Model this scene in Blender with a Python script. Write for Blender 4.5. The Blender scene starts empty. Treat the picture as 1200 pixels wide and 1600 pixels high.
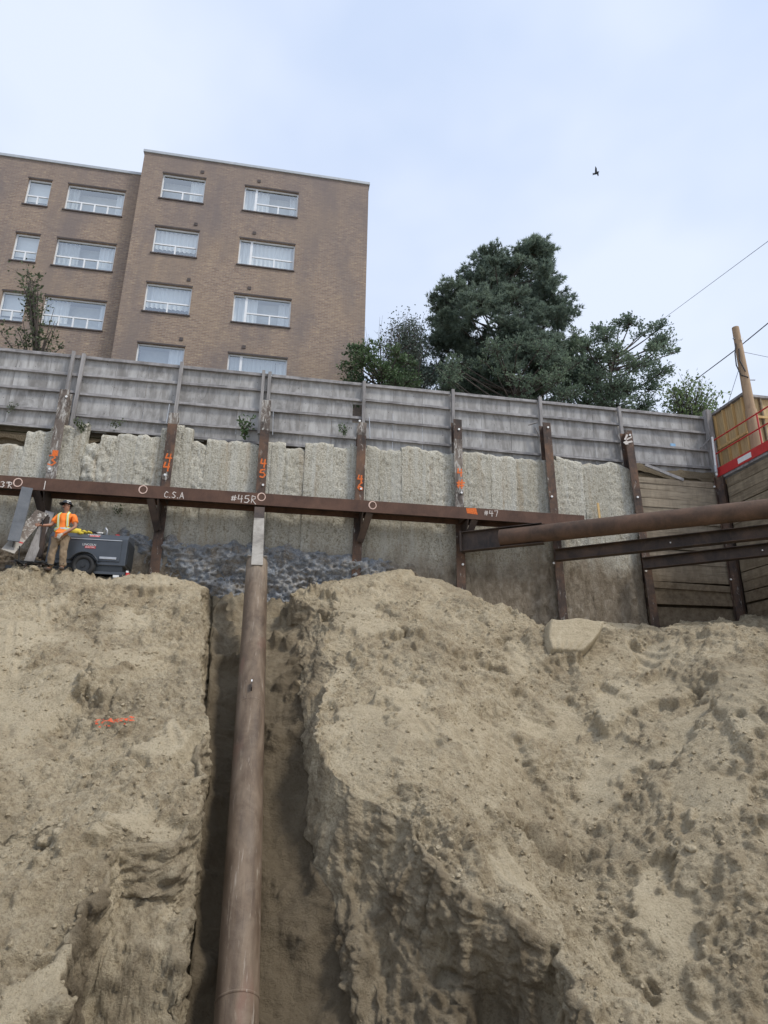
import bpy, math, random
import numpy as np
from mathutils import Vector, Matrix

random.seed(7)
RNG = np.random.default_rng(11)
SC = bpy.context.scene
COL = SC.collection
R = math.radians

# ------------------------------------------------------------------ camera
FPX = 1010.0                     # focal length in pixels of the 1200 x 1600 photograph
PITCH, YAW, ROLL = R(18.0), R(9.6), R(0.82)
_f = np.array([math.sin(YAW) * math.cos(PITCH), math.cos(YAW) * math.cos(PITCH), math.sin(PITCH)])
_r = np.array([math.cos(YAW), -math.sin(YAW), 0.0])
_u = np.cross(_r, _f)
_r2 = math.cos(ROLL) * _r + math.sin(ROLL) * _u
_u2 = -math.sin(ROLL) * _r + math.cos(ROLL) * _u
cam_data = bpy.data.cameras.new('camera')
cam = bpy.data.objects.new('camera', cam_data)
COL.objects.link(cam)
cam_data.sensor_width = 36.0
cam_data.lens = 36.0 * FPX / 1600.0
cam_data.clip_start = 0.05
cam_data.clip_end = 1500.0
cam.matrix_world = Matrix(((_r2[0], _u2[0], -_f[0], 0), (_r2[1], _u2[1], -_f[1], 0),
                           (_r2[2], _u2[2], -_f[2], 0), (0, 0, 0, 1)))
SC.camera = cam

# ------------------------------------------------------------------ sky and sun (overcast)
SUN_EL, SUN_AZ = R(52), R(127)          # azimuth clockwise from +Y: high, behind the camera
world = bpy.data.worlds.new('World')
SC.world = world
world.use_nodes = True
wn, wl = world.node_tree.nodes, world.node_tree.links
wn.clear()
w_out = wn.new('ShaderNodeOutputWorld')
w_bg = wn.new('ShaderNodeBackground')
w_bg.inputs['Strength'].default_value = 0.1
w_sky = wn.new('ShaderNodeTexSky')
w_sky.sky_type = 'NISHITA'
w_sky.sun_disc = False
w_sky.sun_elevation = SUN_EL
w_sky.sun_rotation = SUN_AZ
w_sky.dust_density = 3.0
w_tc = wn.new('ShaderNodeTexCoord')
w_map = wn.new('ShaderNodeMapping')
w_map.inputs['Scale'].default_value = (1.0, 1.0, 1.7)
w_noise = wn.new('ShaderNodeTexNoise')
w_noise.inputs['Scale'].default_value = 1.7
w_noise.inputs['Detail'].default_value = 4.0
w_noise.inputs['Roughness'].default_value = 0.52
w_ramp = wn.new('ShaderNodeValToRGB')
w_ramp.color_ramp.elements[0].position = 0.40
w_ramp.color_ramp.elements[0].color = (0.595, 0.700, 0.905, 1)
w_ramp.color_ramp.elements[1].position = 0.62
w_ramp.color_ramp.elements[1].color = (0.755, 0.830, 0.975, 1)
w_scale = wn.new('ShaderNodeVectorMath')
w_scale.operation = 'SCALE'
w_scale.inputs['Scale'].default_value = 6.6
w_mix = wn.new('ShaderNodeMix')
w_mix.data_type = 'RGBA'
w_mix.inputs[0].default_value = 0.9
wl.new(w_tc.outputs['Generated'], w_map.inputs['Vector'])
wl.new(w_map.outputs['Vector'], w_noise.inputs['Vector'])
wl.new(w_noise.outputs['Fac'], w_ramp.inputs['Fac'])
wl.new(w_ramp.outputs['Color'], w_scale.inputs[0])
wl.new(w_sky.outputs['Color'], w_mix.inputs[6])
wl.new(w_scale.outputs['Vector'], w_mix.inputs[7])
wl.new(w_mix.outputs[2], w_bg.inputs['Color'])
wl.new(w_bg.outputs['Background'], w_out.inputs['Surface'])

sun_data = bpy.data.lights.new('sun', 'SUN')
sun_data.energy = 1.5
sun_data.angle = R(10)
sun_data.color = (1.0, 0.96, 0.90)
sun = bpy.data.objects.new('sun', sun_data)
COL.objects.link(sun)
sd = Vector((math.sin(SUN_AZ) * math.cos(SUN_EL), math.cos(SUN_AZ) * math.cos(SUN_EL), math.sin(SUN_EL)))
sun.rotation_euler = sd.to_track_quat('Z', 'Y').to_euler()

SC.view_settings.view_transform = 'Standard'
SC.view_settings.look = 'None'
SC.view_settings.exposure = 0.80
SC.view_settings.gamma = 1.0
SC.view_settings.use_curve_mapping = False

# ------------------------------------------------------------------ where things stand: points of the place from sight lines
def ray(u, v):
    return (u - 600.0) * _r2 + (800.0 - v) * _u2 + FPX * _f
def at(u, v, Y):
    d = ray(u, v); return d * (Y / d[1])
def atx(u, v, X):
    d = ray(u, v); return d * (X / d[0])
def atz(u, v, Z):
    d = ray(u, v); return d * (Z / d[2])

# ------------------------------------------------------------------ noise (numpy Perlin)
_perm = np.random.default_rng(3).permutation(256)
_perm = np.concatenate([_perm, _perm, _perm])
_grad = np.random.default_rng(4).normal(size=(256, 3)); _grad /= np.linalg.norm(_grad, axis=1)[:, None]; _grad = _grad.astype(np.float32)
def perlin(P):
    P = np.asarray(P, float)
    I = np.floor(P).astype(np.int32); Fr = (P - I).astype(np.float32)
    W = Fr * Fr * Fr * (Fr * (Fr * 6 - 15) + 10)
    I &= 255
    out = 0
    for dx in (0, 1):
        wx = W[:, 0] if dx else 1 - W[:, 0]
        a = _perm[I[:, 0] + dx]
        for dy in (0, 1):
            wy = W[:, 1] if dy else 1 - W[:, 1]
            b = _perm[a + I[:, 1] + dy]
            for dz in (0, 1):
                wz = W[:, 2] if dz else 1 - W[:, 2]
                g = _grad[_perm[b + I[:, 2] + dz] & 255]
                out = out + wx * wy * wz * ((Fr[:, 0] - dx) * g[:, 0] + (Fr[:, 1] - dy) * g[:, 1] + (Fr[:, 2] - dz) * g[:, 2])
    return out * 1.6
def fbm(P, octaves=4, gain=0.5, lac=2.03):
    a, s, o = 1.0, 1.0, 0
    for k in range(octaves):
        o = o + a * perlin(P * s + 17.3 * k)
        a *= gain; s *= lac
    return o
def ridged(P, octaves=3, gain=0.55):
    a, s, o = 1.0, 1.0, 0
    for k in range(octaves):
        o = o + a * (1 - np.abs(perlin(P * s + 9.1 * k)) * 2)
        a *= gain; s *= 2.1
    return o
def chunks(P2, size):
    """angular clods: per-cell random height and the distance to the cell border, 2-D Voronoi"""
    q = P2 / size; I = np.floor(q).astype(np.int64); d1 = np.full(len(q), 9.0); d2 = np.full(len(q), 9.0); hh = np.zeros(len(q))
    for dx in (-1, 0, 1):
        for dy in (-1, 0, 1):
            cx = I[:, 0] + dx; cy = I[:, 1] + dy; hsh = _perm[(_perm[cx & 255] + cy) & 255]; h2 = _perm[(hsh + cx * 7 + 31) & 255]; h3 = _perm[(h2 + cy * 3 + 11) & 255]
            d = np.hypot(cx + hsh / 255.0 - q[:, 0], cy + h2 / 255.0 - q[:, 1]); near = d < d1
            d2 = np.where(near, d1, np.minimum(d2, d)); hh = np.where(near, h3 / 255.0, hh); d1 = np.where(near, d, d1)
    return hh, d2 - d1
def sstep(x, a, b):
    t = np.clip((x - a) / (b - a), 0, 1); return t * t * (3 - 2 * t)

# ------------------------------------------------------------------ materials
MATS = {}
class N:
    """small node-graph helper"""
    def __init__(self, name):
        self.m = bpy.data.materials.new(name); self.m.use_nodes = True
        self.t = self.m.node_tree; self.n = self.t.nodes; self.l = self.t.links
        self.b = self.n['Principled BSDF']
        tc = self.n.new('ShaderNodeTexCoord'); self.obj = tc.outputs['Object']; self.gen = tc.outputs['Generated']
        geo = self.n.new('ShaderNodeNewGeometry'); self.pos = geo.outputs['Position']; self.nor = geo.outputs['Normal']
        MATS[name] = self.m
    def link(self, a, b): self.l.new(a, b)
    def mapv(self, src, scale=(1, 1, 1), rot=(0, 0, 0), loc=(0, 0, 0)):
        k = self.n.new('ShaderNodeMapping'); k.inputs['Scale'].default_value = scale
        k.inputs['Rotation'].default_value = rot; k.inputs['Location'].default_value = loc
        self.link(src, k.inputs['Vector']); return k.outputs['Vector']
    def noise(self, src, scale, detail=4, rough=0.55, dist=0.0):
        k = self.n.new('ShaderNodeTexNoise'); k.inputs['Scale'].default_value = scale
        k.inputs['Detail'].default_value = detail; k.inputs['Roughness'].default_value = rough
        k.inputs['Distortion'].default_value = dist
        self.link(src, k.inputs['Vector']); return k.outputs['Fac']
    def voro(self, src, scale, feature='F1', out='Distance'):
        k = self.n.new('ShaderNodeTexVoronoi'); k.inputs['Scale'].default_value = scale; k.feature = feature
        self.link(src, k.inputs['Vector']); return k.outputs[out]
    def ramp(self, fac, stops):
        k = self.n.new('ShaderNodeValToRGB'); e = k.color_ramp.elements
        while len(e) < len(stops): e.new(0.5)
        for i, (p, c) in enumerate(stops):
            e[i].position = p; e[i].color = (c, c, c, 1) if isinstance(c, (int, float)) else (*c, 1)
        self.link(fac, k.inputs['Fac']); return k.outputs['Color']
    def mix(self, fac, a, b, mode='MIX'):
        k = self.n.new('ShaderNodeMix'); k.data_type = 'RGBA'; k.blend_type = mode
        for s, x in ((0, fac), (6, a), (7, b)):
            if isinstance(x, (int, float)): k.inputs[s].default_value = x if s == 0 else (x, x, x, 1)
            elif isinstance(x, tuple): k.inputs[s].default_value = (*x, 1)
            else: self.link(x, k.inputs[s])
        return k.outputs[2]
    def math(self, op, a, b=0.0):
        k = self.n.new('ShaderNodeMath'); k.operation = op
        for s, x in ((0, a), (1, b)):
            if isinstance(x, (int, float)): k.inputs[s].default_value = x
            else: self.link(x, k.inputs[s])
        return k.outputs[0]
    def sep(self, src):
        k = self.n.new('ShaderNodeSeparateXYZ'); self.link(src, k.inputs[0]); return k.outputs
    def rand(self):
        k = self.n.new('ShaderNodeObjectInfo'); return k.outputs['Random']
    def attr(self, name):
        k = self.n.new('ShaderNodeAttribute'); k.attribute_name = name; return k.outputs
    def color(self, c):
        if isinstance(c, tuple): self.b.inputs['Base Color'].default_value = (*c, 1)
        else: self.link(c, self.b.inputs['Base Color'])
    def rough(self, r):
        if isinstance(r, (int, float)): self.b.inputs['Roughness'].default_value = r
        else: self.link(r, self.b.inputs['Roughness'])
    def bump(self, h, strength=0.4, dist=0.02):
        k = self.n.new('ShaderNodeBump'); k.inputs['Strength'].default_value = strength; k.inputs['Distance'].default_value = dist
        self.link(h, k.inputs['Height']); self.link(k.outputs['Normal'], self.b.inputs['Normal'])
    def set(self, **kw):
        for k, v in kw.items(): self.b.inputs[k.replace('_', ' ')].default_value = v

def plain(name, c, rough=0.6, metal=0.0, var=0.25, scale=6.0, bump=0.0):
    k = N(name)
    nz = k.noise(k.obj, scale, 5, 0.6)
    lo = tuple(x * (1 - var) for x in c); hi = tuple(min(1, x * (1 + var)) for x in c)
    k.color(k.ramp(nz, [(0.3, lo), (0.7, hi)])); k.rough(rough); k.set(Metallic=metal)
    if bump: k.bump(k.noise(k.obj, scale * 8, 4), bump, 0.01)
    return k.m

def mat_soil():
    k = N('soil')
    big = k.noise(k.mapv(k.pos, (1, 1, 1.6)), 0.55, 5, 0.6, 0.6)
    med = k.noise(k.pos, 3.2, 5, 0.65, 0.8)
    fine = k.noise(k.pos, 26, 5, 0.7)
    grain = k.noise(k.pos, 120, 3, 0.7)
    damp_shade = k.attr('damp_shade')['Fac']  # real damp and painted shade share this attribute
    f = k.math('ADD', k.math('MULTIPLY', big, 0.40), k.math('MULTIPLY', med, 0.60))
    c = k.ramp(f, [(0.34, (0.340, 0.266, 0.168)), (0.46, (0.490, 0.402, 0.268)), (0.54, (0.565, 0.474, 0.325)), (0.66, (0.635, 0.545, 0.385))])
    c = k.mix(k.ramp(fine, [(0.34, 0.62), (0.52, 0.0)]), c, (0.190, 0.140, 0.084))
    c = k.mix(k.ramp(grain, [(0.52, 0.0), (0.74, 0.45)]), c, (0.64, 0.545, 0.365))
    c = k.mix(k.ramp(grain, [(0.28, 0.5), (0.44, 0.0)]), c, (0.200, 0.150, 0.095))
    dry = k.attr('dry')['Fac']
    c = k.mix(k.math('MULTIPLY', dry, 0.45), c, k.mix(fine, (0.53, 0.445, 0.302), (0.61, 0.525, 0.370)))
    c = k.mix(damp_shade, c, k.mix(med, (0.108, 0.082, 0.050), (0.178, 0.139, 0.090)))
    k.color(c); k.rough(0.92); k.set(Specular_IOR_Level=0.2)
    h = k.math('ADD', k.math('MULTIPLY', fine, 1.0), k.math('MULTIPLY', grain, 0.35))
    k.bump(h, 1.0, 0.06)
mat_soil()

def mat_concrete():
    k = N('rough_concrete')
    rnd = k.rand()
    p = k.pos
    speck = k.noise(p, 21, 5, 0.8)
    speck2 = k.noise(k.mapv(p, (1, 1, 0.55)), 12, 5, 0.7)
    streak = k.noise(k.mapv(p, (5.0, 5.0, 0.35)), 1.4, 4, 0.6)
    big = k.noise(p, 0.9, 4, 0.6, 0.4)
    c = k.ramp(speck, [(0.33, (0.150, 0.128, 0.088)), (0.42, (0.385, 0.355, 0.280)), (0.52, (0.55, 0.520, 0.430)), (0.68, (0.69, 0.665, 0.575))])
    c = k.mix(k.ramp(speck2, [(0.32, 0.8), (0.46, 0.0)]), c, (0.190, 0.165, 0.115))
    c = k.mix(k.ramp(streak, [(0.48, 0.0), (0.72, 0.55)]), c, (0.60, 0.60, 0.55))
    tone = k.math('ADD', k.math('MULTIPLY', rnd, 0.5), k.math('MULTIPLY', big, 0.6))
    c = k.mix(k.ramp(tone, [(0.2, 0.42), (0.6, 0.0)]), c, (0.290, 0.262, 0.195))
    rs = k.noise(k.mapv(p, (3.2, 3.2, 0.22)), 1.1, 4, 0.6, 0.3)
    c = k.mix(k.ramp(rs, [(0.55, 0.0), (0.70, 0.5)]), c, (0.36, 0.275, 0.175))
    dk = k.noise(k.mapv(p, (7.0, 7.0, 0.30)), 1.3, 4, 0.65, 0.4)
    c = k.mix(k.ramp(dk, [(0.58, 0.0), (0.72, 0.42)]), c, (0.19, 0.165, 0.13))
    # mud and water stain climbing from the excavated foot of the wall, higher towards the corner
    z = k.sep(p)
    lim = k.math('ADD', z[2], k.math('MULTIPLY', k.noise(k.mapv(p, (1.3, 1, 0.5)), 0.9, 4, 0.6, 0.5), -2.0))
    lim = k.math('SUBTRACT', lim, k.math('MULTIPLY', k.math('MAXIMUM', k.math('SUBTRACT', z[0], 3.0), 0.0), 0.05))
    st = k.ramp(k.math('MULTIPLY', k.math('SUBTRACT', lim, 2.6), 0.5), [(0.25, 0.93), (0.70, 0.0)])
    mud = k.ramp(k.noise(k.mapv(p, (1, 1, 0.6)), 5, 5, 0.65, 0.6), [(0.3, (0.125, 0.095, 0.064)), (0.52, (0.235, 0.190, 0.136)), (0.72, (0.36, 0.315, 0.25))])
    c = k.mix(st, c, mud)
    k.color(c); k.rough(0.93); k.set(Specular_IOR_Level=0.25)
    k.bump(k.math('ADD', speck, k.math('MULTIPLY', speck2, 0.8)), 0.9, 0.05)
mat_concrete()

def mat_clay():
    k = N('wet_clay')
    p = k.mapv(k.pos, (1, 1, 1))
    a = k.noise(p, 2.0, 6, 0.65, 1.2)
    fib = k.noise(k.mapv(p, (4, 4, 9), (0, 0.6, 0)), 1.6, 6, 0.7, 2.0)
    vein = k.noise(k.mapv(p, (9, 9, 3), (0, -0.4, 0)), 1.3, 6, 0.75, 2.4)
    blue = k.ramp(a, [(0.38, (0.30, 0.250, 0.185)), (0.47, (0.275, 0.268, 0.255)), (0.60, (0.225, 0.255, 0.290))])
    c = k.mix(k.ramp(fib, [(0.46, 0.0), (0.62, 0.75)]), blue, (0.50, 0.49, 0.47))
    c = k.mix(k.ramp(vein, [(0.55, 0.0), (0.68, 0.8)]), c, (0.68, 0.69, 0.69))
    c = k.mix(k.ramp(vein, [(0.28, 0.6), (0.40, 0.0)]), c, (0.10, 0.095, 0.09))
    z = k.sep(k.pos)
    e = k.math('ADD', z[0], k.math('MULTIPLY', k.noise(k.pos, 1.3, 3), 1.6))
    brown = k.ramp(k.noise(k.pos, 7, 5, 0.7), [(0.3, (0.14, 0.104, 0.068)), (0.7, (0.31, 0.245, 0.165))])
    c = k.mix(k.ramp(k.math('MULTIPLY', k.math('ADD', e, 4.4), 1.0), [(0.55, 1.0), (1.0, 0.0)]), c, brown)
    c = k.mix(k.ramp(k.math('SUBTRACT', e, 3.7), [(0.0, 0.0), (0.6, 0.85)]), c, brown)
    k.color(c); k.rough(k.ramp(a, [(0.4, 0.85), (0.6, 0.55)]))
    k.bump(k.math('ADD', fib, vein), 0.9, 0.06)
mat_clay()

def mat_rust(name, base, alt, dark, rough=0.7, flake=None, bare=0.0):
    k = N(name)
    a = k.noise(k.pos, 1.7, 5, 0.65, 0.4); b = k.noise(k.mapv(k.pos, (6, 6, 1.2)), 3.0, 5, 0.7); g = k.noise(k.pos, 60, 3, 0.7)
    c = k.ramp(a, [(0.35, dark), (0.5, base), (0.68, alt)])
    c = k.mix(k.ramp(b, [(0.5, 0.0), (0.75, 0.5)]), c, alt)
    c = k.mix(k.ramp(g, [(0.35, 0.35), (0.6, 0.0)]), c, dark)
    if flake:
        col, lo, hi = flake
        fl = k.noise(k.mapv(k.pos, (7, 7, 2.2)), 1.5, 6, 0.72, 0.5)
        c = k.mix(k.ramp(fl, [(lo, 0.0), (hi, 0.92)]), c, col)
    k.color(c); k.rough(rough); k.set(Metallic=0.15, Specular_IOR_Level=0.35)
    k.bump(k.math('ADD', g, b), 0.35, 0.012)
mat_rust('waler_steel', (0.108, 0.060, 0.042), (0.145, 0.080, 0.055), (0.075, 0.043, 0.032), 0.78)
mat_rust('pile_steel', (0.095, 0.062, 0.046), (0.195, 0.108, 0.064), (0.045, 0.036, 0.032), 0.75, ((0.40, 0.38, 0.34), 0.60, 0.68))
mat_rust('pile_steel_pale', (0.15, 0.12, 0.10), (0.26, 0.22, 0.18), (0.05, 0.040, 0.034), 0.75, ((0.45, 0.43, 0.39), 0.50, 0.60))
mat_rust('dark_steel', (0.072, 0.053, 0.043), (0.120, 0.080, 0.058), (0.038, 0.031, 0.028), 0.72)
mat_rust('grey_steel', (0.085, 0.092, 0.10), (0.12, 0.125, 0.13), (0.055, 0.058, 0.062), 0.5)
mat_rust('pale_steel', (0.34, 0.315, 0.275), (0.45, 0.42, 0.37), (0.20, 0.18, 0.155), 0.7)
mat_rust('strut_steel', (0.105, 0.064, 0.043), (0.150, 0.088, 0.058), (0.065, 0.043, 0.031), 0.75)

def mat_raker():
    k = N('raker_steel')
    p = k.mapv(k.obj, (1, 1, 1), (R(43.8), 0, 0))
    a = k.noise(k.mapv(p, (3, 3, 0.8)), 1.5, 5, 0.6, 0.4); s = k.noise(k.mapv(p, (8, 8, 0.9)), 1.2, 6, 0.75, 1.0); g = k.noise(p, 50, 3, 0.7)
    c = k.ramp(a, [(0.33, (0.070, 0.047, 0.031)), (0.5, (0.112, 0.078, 0.051)), (0.66, (0.165, 0.120, 0.082))])
    red = k.noise(k.mapv(p, (2, 2, 0.6)), 0.9, 3, 0.5)
    c = k.mix(k.ramp(red, [(0.60, 0.0), (0.68, 0.55)]), c, (0.165, 0.085, 0.060))
    c = k.mix(k.ramp(s, [(0.60, 0.0), (0.72, 0.65)]), c, (0.38, 0.325, 0.245))
    c = k.mix(k.ramp(s, [(0.24, 0.6), (0.36, 0.0)]), c, (0.070, 0.052, 0.044))
    up = k.sep(k.obj)[2]
    dust = k.math('ADD', k.math('MULTIPLY', up, 0.32), k.math('MULTIPLY', s, 0.9))
    c = k.mix(k.ramp(k.math('SUBTRACT', dust, 2.35), [(0.0, 0.0), (0.55, 0.70)]), c, (0.345, 0.28, 0.205))
    dn = k.math('ADD', k.sep(k.nor)[2], k.math('MULTIPLY', k.noise(p, 2.3, 6, 0.7, 0.8), 1.3))
    c = k.mix(k.ramp(k.math('SUBTRACT', dn, 0.75), [(0.45, 0.0), (0.95, 0.45)]), c, (0.27, 0.215, 0.155))
    sc2 = k.noise(k.mapv(p, (22, 22, 1.6)), 1.0, 4, 0.7, 0.6)
    c = k.mix(k.ramp(sc2, [(0.62, 0.0), (0.70, 0.6)]), c, (0.36, 0.31, 0.25))
    c = k.mix(k.ramp(sc2, [(0.28, 0.55), (0.38, 0.0)]), c, (0.055, 0.040, 0.032))
    k.color(c); k.rough(k.ramp(a, [(0.35, 0.45), (0.65, 0.75)])); k.set(Specular_IOR_Level=0.28)
    k.bump(k.math('ADD', g, s), 0.25, 0.012)
mat_raker()

def mat_wood(name, pale, mid, dark, axis=0, stain=0.5, nails=False, grain=10, mud=None):
    k = N(name)
    sc = [grain] * 3; sc[axis] = 0.9
    r = k.rand()
    off = k.n.new('ShaderNodeVectorMath'); off.operation = 'ADD'
    cb = k.n.new('ShaderNodeCombineXYZ'); k.link(k.math('MULTIPLY', r, 37.0), cb.inputs[0]); k.link(k.math('MULTIPLY', r, 91.0), cb.inputs[2])
    k.link(k.pos, off.inputs[0]); k.link(cb.outputs[0], off.inputs[1]); p = off.outputs[0]
    g = k.noise(k.mapv(p, tuple(sc)), 1.5, 5, 0.65, 0.6)
    v = k.noise(k.mapv(p, (4.0, 4.0, 0.7)), 1.2, 5, 0.65, 0.3)
    c = k.ramp(g, [(0.30, dark), (0.5, mid), (0.70, pale)])
    c = k.mix(k.ramp(v, [(0.40, stain), (0.58, 0.0)]), c, dark)
    c = k.mix(k.ramp(r, [(0.0, 0.28), (0.5, 0.0), (1.0, 0.0)]), c, dark)
    c = k.mix(k.ramp(r, [(0.5, 0.0), (1.0, 0.25)]), c, pale)
    if nails:
        nl = k.voro(k.mapv(p, (1, 1, 1)), 5.5)
        c = k.mix(k.ramp(nl, [(0.05, 0.85), (0.09, 0.0)]), c, (0.06, 0.055, 0.055))
    if mud:
        zz = k.math('ADD', k.sep(k.pos)[2], k.math('MULTIPLY', k.noise(k.pos, 1.4, 5, 0.65, 0.6), -2.2))
        mc_ = k.ramp(k.noise(k.pos, 6, 5, 0.7), [(0.3, (0.10, 0.072, 0.045)), (0.7, (0.25, 0.195, 0.13))])
        c = k.mix(k.ramp(k.math('MULTIPLY', k.math('SUBTRACT', zz, mud - 2.2), 0.5), [(0.3, 0.92), (0.75, 0.0)]), c, mc_)
    k.color(c); k.rough(0.85); k.set(Specular_IOR_Level=0.25)
    k.bump(g, 0.3, 0.01)
mat_wood('grey_plywood', (0.470, 0.460, 0.440), (0.410, 0.400, 0.385), (0.200, 0.190, 0.178), 2, 0.75, True, 1.6)
mat_wood('grey_timber', (0.430, 0.415, 0.405), (0.335, 0.322, 0.318), (0.120, 0.112, 0.110), 0, 0.45)
mat_wood('grey_timber_post', (0.390, 0.370, 0.355), (0.300, 0.285, 0.275), (0.150, 0.140, 0.135), 2, 0.4)
mat_wood('lagging_timber', (0.370, 0.315, 0.235), (0.310, 0.258, 0.188), (0.160, 0.128, 0.092), 0, 0.5, mud=4.6)
mat_wood('lagging_timber_side', (0.360, 0.295, 0.205), (0.265, 0.212, 0.142), (0.130, 0.100, 0.066), 1, 0.55, mud=4.4)
mat_wood('new_plywood', (0.58, 0.44, 0.25), (0.49, 0.36, 0.19), (0.33, 0.225, 0.11), 2, 0.3)
mat_wood('new_timber', (0.66, 0.47, 0.23), (0.56, 0.38, 0.17), (0.38, 0.24, 0.10), 2, 0.2)
mat_wood('pole_wood', (0.43, 0.31, 0.20), (0.35, 0.245, 0.155), (0.21, 0.140, 0.090), 2, 0.3)

def mat_brick():
    k = N('brick_wall')
    k2 = k.n.new('ShaderNodeTexBrick')
    v = k.mapv(k.pos, (1, 1, 1), (R(90), 0, 0))
    x = k.sep(k.pos); cb = k.n.new('ShaderNodeCombineXYZ'); k.link(x[0], cb.inputs[0]); k.link(x[2], cb.inputs[1])
    k.link(cb.outputs[0], k2.inputs['Vector'])
    k2.inputs['Scale'].default_value = 1.0; k2.inputs['Brick Width'].default_value = 0.23; k2.inputs['Row Height'].default_value = 0.075
    k2.inputs['Mortar Size'].default_value = 0.008; k2.inputs['Mortar Smooth'].default_value = 0.2; k2.inputs['Bias'].default_value = 0.0
    k2.inputs['Color1'].default_value = (0.285, 0.205, 0.148, 1); k2.inputs['Color2'].default_value = (0.200, 0.138, 0.104, 1)
    k2.inputs['Mortar'].default_value = (0.30, 0.26, 0.215, 1)
    br = k.noise(k.mapv(cb.outputs[0], (3.4, 13.3, 1)), 1.0, 2, 0.9)
    c = k.mix(k.ramp(br, [(0.55, 0.0), (0.68, 0.7)]), k2.outputs['Color'], (0.46, 0.36, 0.235))
    c = k.mix(k.ramp(br, [(0.30, 0.6), (0.42, 0.0)]), c, (0.180, 0.128, 0.100))
    soot = k.noise(k.mapv(k.pos, (0.9, 1, 0.28)), 0.8, 4, 0.6)
    c = k.mix(k.ramp(soot, [(0.46, 0.0), (0.64, 0.72)]), c, (0.170, 0.140, 0.128))
    blot = k.noise(k.pos, 0.45, 3, 0.5)
    c = k.mix(k.ramp(blot, [(0.40, 0.22), (0.55, 0.0)]), c, (0.32, 0.235, 0.155))
    zz = k.sep(k.pos)[2]
    c = k.mix(k.ramp(k.math('MULTIPLY', k.math('SUBTRACT', k.math('ADD', zz, k.math('MULTIPLY', soot, 5.0)), 19.0), 0.1), [(0.25, 0.0), (0.75, 0.45)]), c, (0.165, 0.135, 0.128))
    k.color(c); k.rough(0.9); k.bump(k2.outputs['Fac'], -0.25, 0.01)
mat_brick()

plain('coping_metal', (0.40, 0.42, 0.43), 0.5, 0.2, 0.1)
plain('window_frame_white', (0.72, 0.73, 0.73), 0.5, 0, 0.06)
plain('lintel_dark', (0.075, 0.06, 0.055), 0.8)
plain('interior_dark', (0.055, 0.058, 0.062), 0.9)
def mat_curtain():
    k = N('curtain_cloth'); k.color((0.80, 0.80, 0.78)); k.rough(0.9)
    k.set(Subsurface_Weight=0.0)
mat_curtain()
plain('blind_cloth', (0.58, 0.59, 0.57), 0.9, 0, 0.08)
def mat_glass():
    k = N('window_glass')
    g = k.n.new('ShaderNodeBsdfGlossy'); g.inputs['Roughness'].default_value = 0.04; g.inputs['Color'].default_value = (0.92, 0.97, 1, 1)
    t = k.n.new('ShaderNodeBsdfTransparent'); t.inputs['Color'].default_value = (0.86, 0.90, 0.91, 1)
    m = k.n.new('ShaderNodeMixShader'); m.inputs[0].default_value = 0.32
    k.link(t.outputs[0], m.inputs[1]); k.link(g.outputs[0], m.inputs[2])
    k.link(m.outputs[0], k.n['Material Output'].inputs['Surface'])
mat_glass()

def mat_leaf(name, lo, hi, trans=0.25):
    k = N(name)
    r = k.attr('tone')['Fac']
    c = k.ramp(r, [(0.0, lo), (1.0, hi)])
    k.color(c); k.rough(0.55); k.set(Specular_IOR_Level=0.35)
    tl = k.n.new('ShaderNodeBsdfTranslucent'); k.link(c, tl.inputs['Color'])
    m = k.n.new('ShaderNodeMixShader'); m.inputs[0].default_value = trans
    k.link(k.b.outputs[0], m.inputs[1]); k.link(tl.outputs[0], m.inputs[2])
    k.link(m.outputs[0], k.n['Material Output'].inputs['Surface'])
mat_leaf('pine_needles', (0.120, 0.160, 0.125), (0.270, 0.335, 0.250), 0.5)  # lightened: haze over the pine is put into the needle colour
mat_leaf('dark_leaves', (0.105, 0.148, 0.108), (0.235, 0.300, 0.200), 0.5)
mat_leaf('grey_leaves', (0.070, 0.100, 0.080), (0.150, 0.190, 0.145))
mat_leaf('green_leaves', (0.050, 0.085, 0.040), (0.125, 0.185, 0.080))
mat_leaf('pale_leaves', (0.120, 0.175, 0.075), (0.260, 0.330, 0.160), 0.4)
mat_leaf('brown_leaves', (0.070, 0.085, 0.045), (0.130, 0.165, 0.085), 0.35)
plain('bark', (0.075, 0.060, 0.050), 0.9, 0, 0.35, 8, 0.4)
plain('grass_ground', (0.085, 0.090, 0.050), 0.95, 0, 0.3, 3)

plain('welder_paint', (0.060, 0.068, 0.078), 0.32, 0.1, 0.12, 3)
plain('welder_paint_dark', (0.020, 0.024, 0.027), 0.45, 0.0, 0.2, 3)
plain('black_rubber', (0.018, 0.018, 0.018), 0.75, 0, 0.25, 14)
plain('rim_grey', (0.030, 0.032, 0.034), 0.5, 0.3)
plain('red_paint', (0.50, 0.030, 0.028), 0.5, 0, 0.12)
plain('white_paint', (0.74, 0.74, 0.72), 0.6, 0, 0.06)
plain('galvanised', (0.42, 0.43, 0.44), 0.45, 0.5, 0.12)
plain('yellow_cloth', (0.62, 0.48, 0.05), 0.8, 0, 0.2)
plain('black_cloth', (0.02, 0.02, 0.022), 0.85)
plain('hi_vis_orange', (0.90, 0.215, 0.028), 0.75, 0, 0.08, 9)
plain('hi_vis_yellow', (0.70, 0.72, 0.10), 0.6, 0, 0.06)
plain('reflective_silver', (0.50, 0.53, 0.52), 0.4, 0.2, 0.06)
plain('khaki_cloth', (0.235, 0.170, 0.105), 0.9, 0, 0.22, 7, 0.2)
plain('skin', (0.34, 0.170, 0.105), 0.6, 0, 0.1)
plain('hard_hat', (0.016, 0.020, 0.026), 0.3, 0, 0.1)
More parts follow.
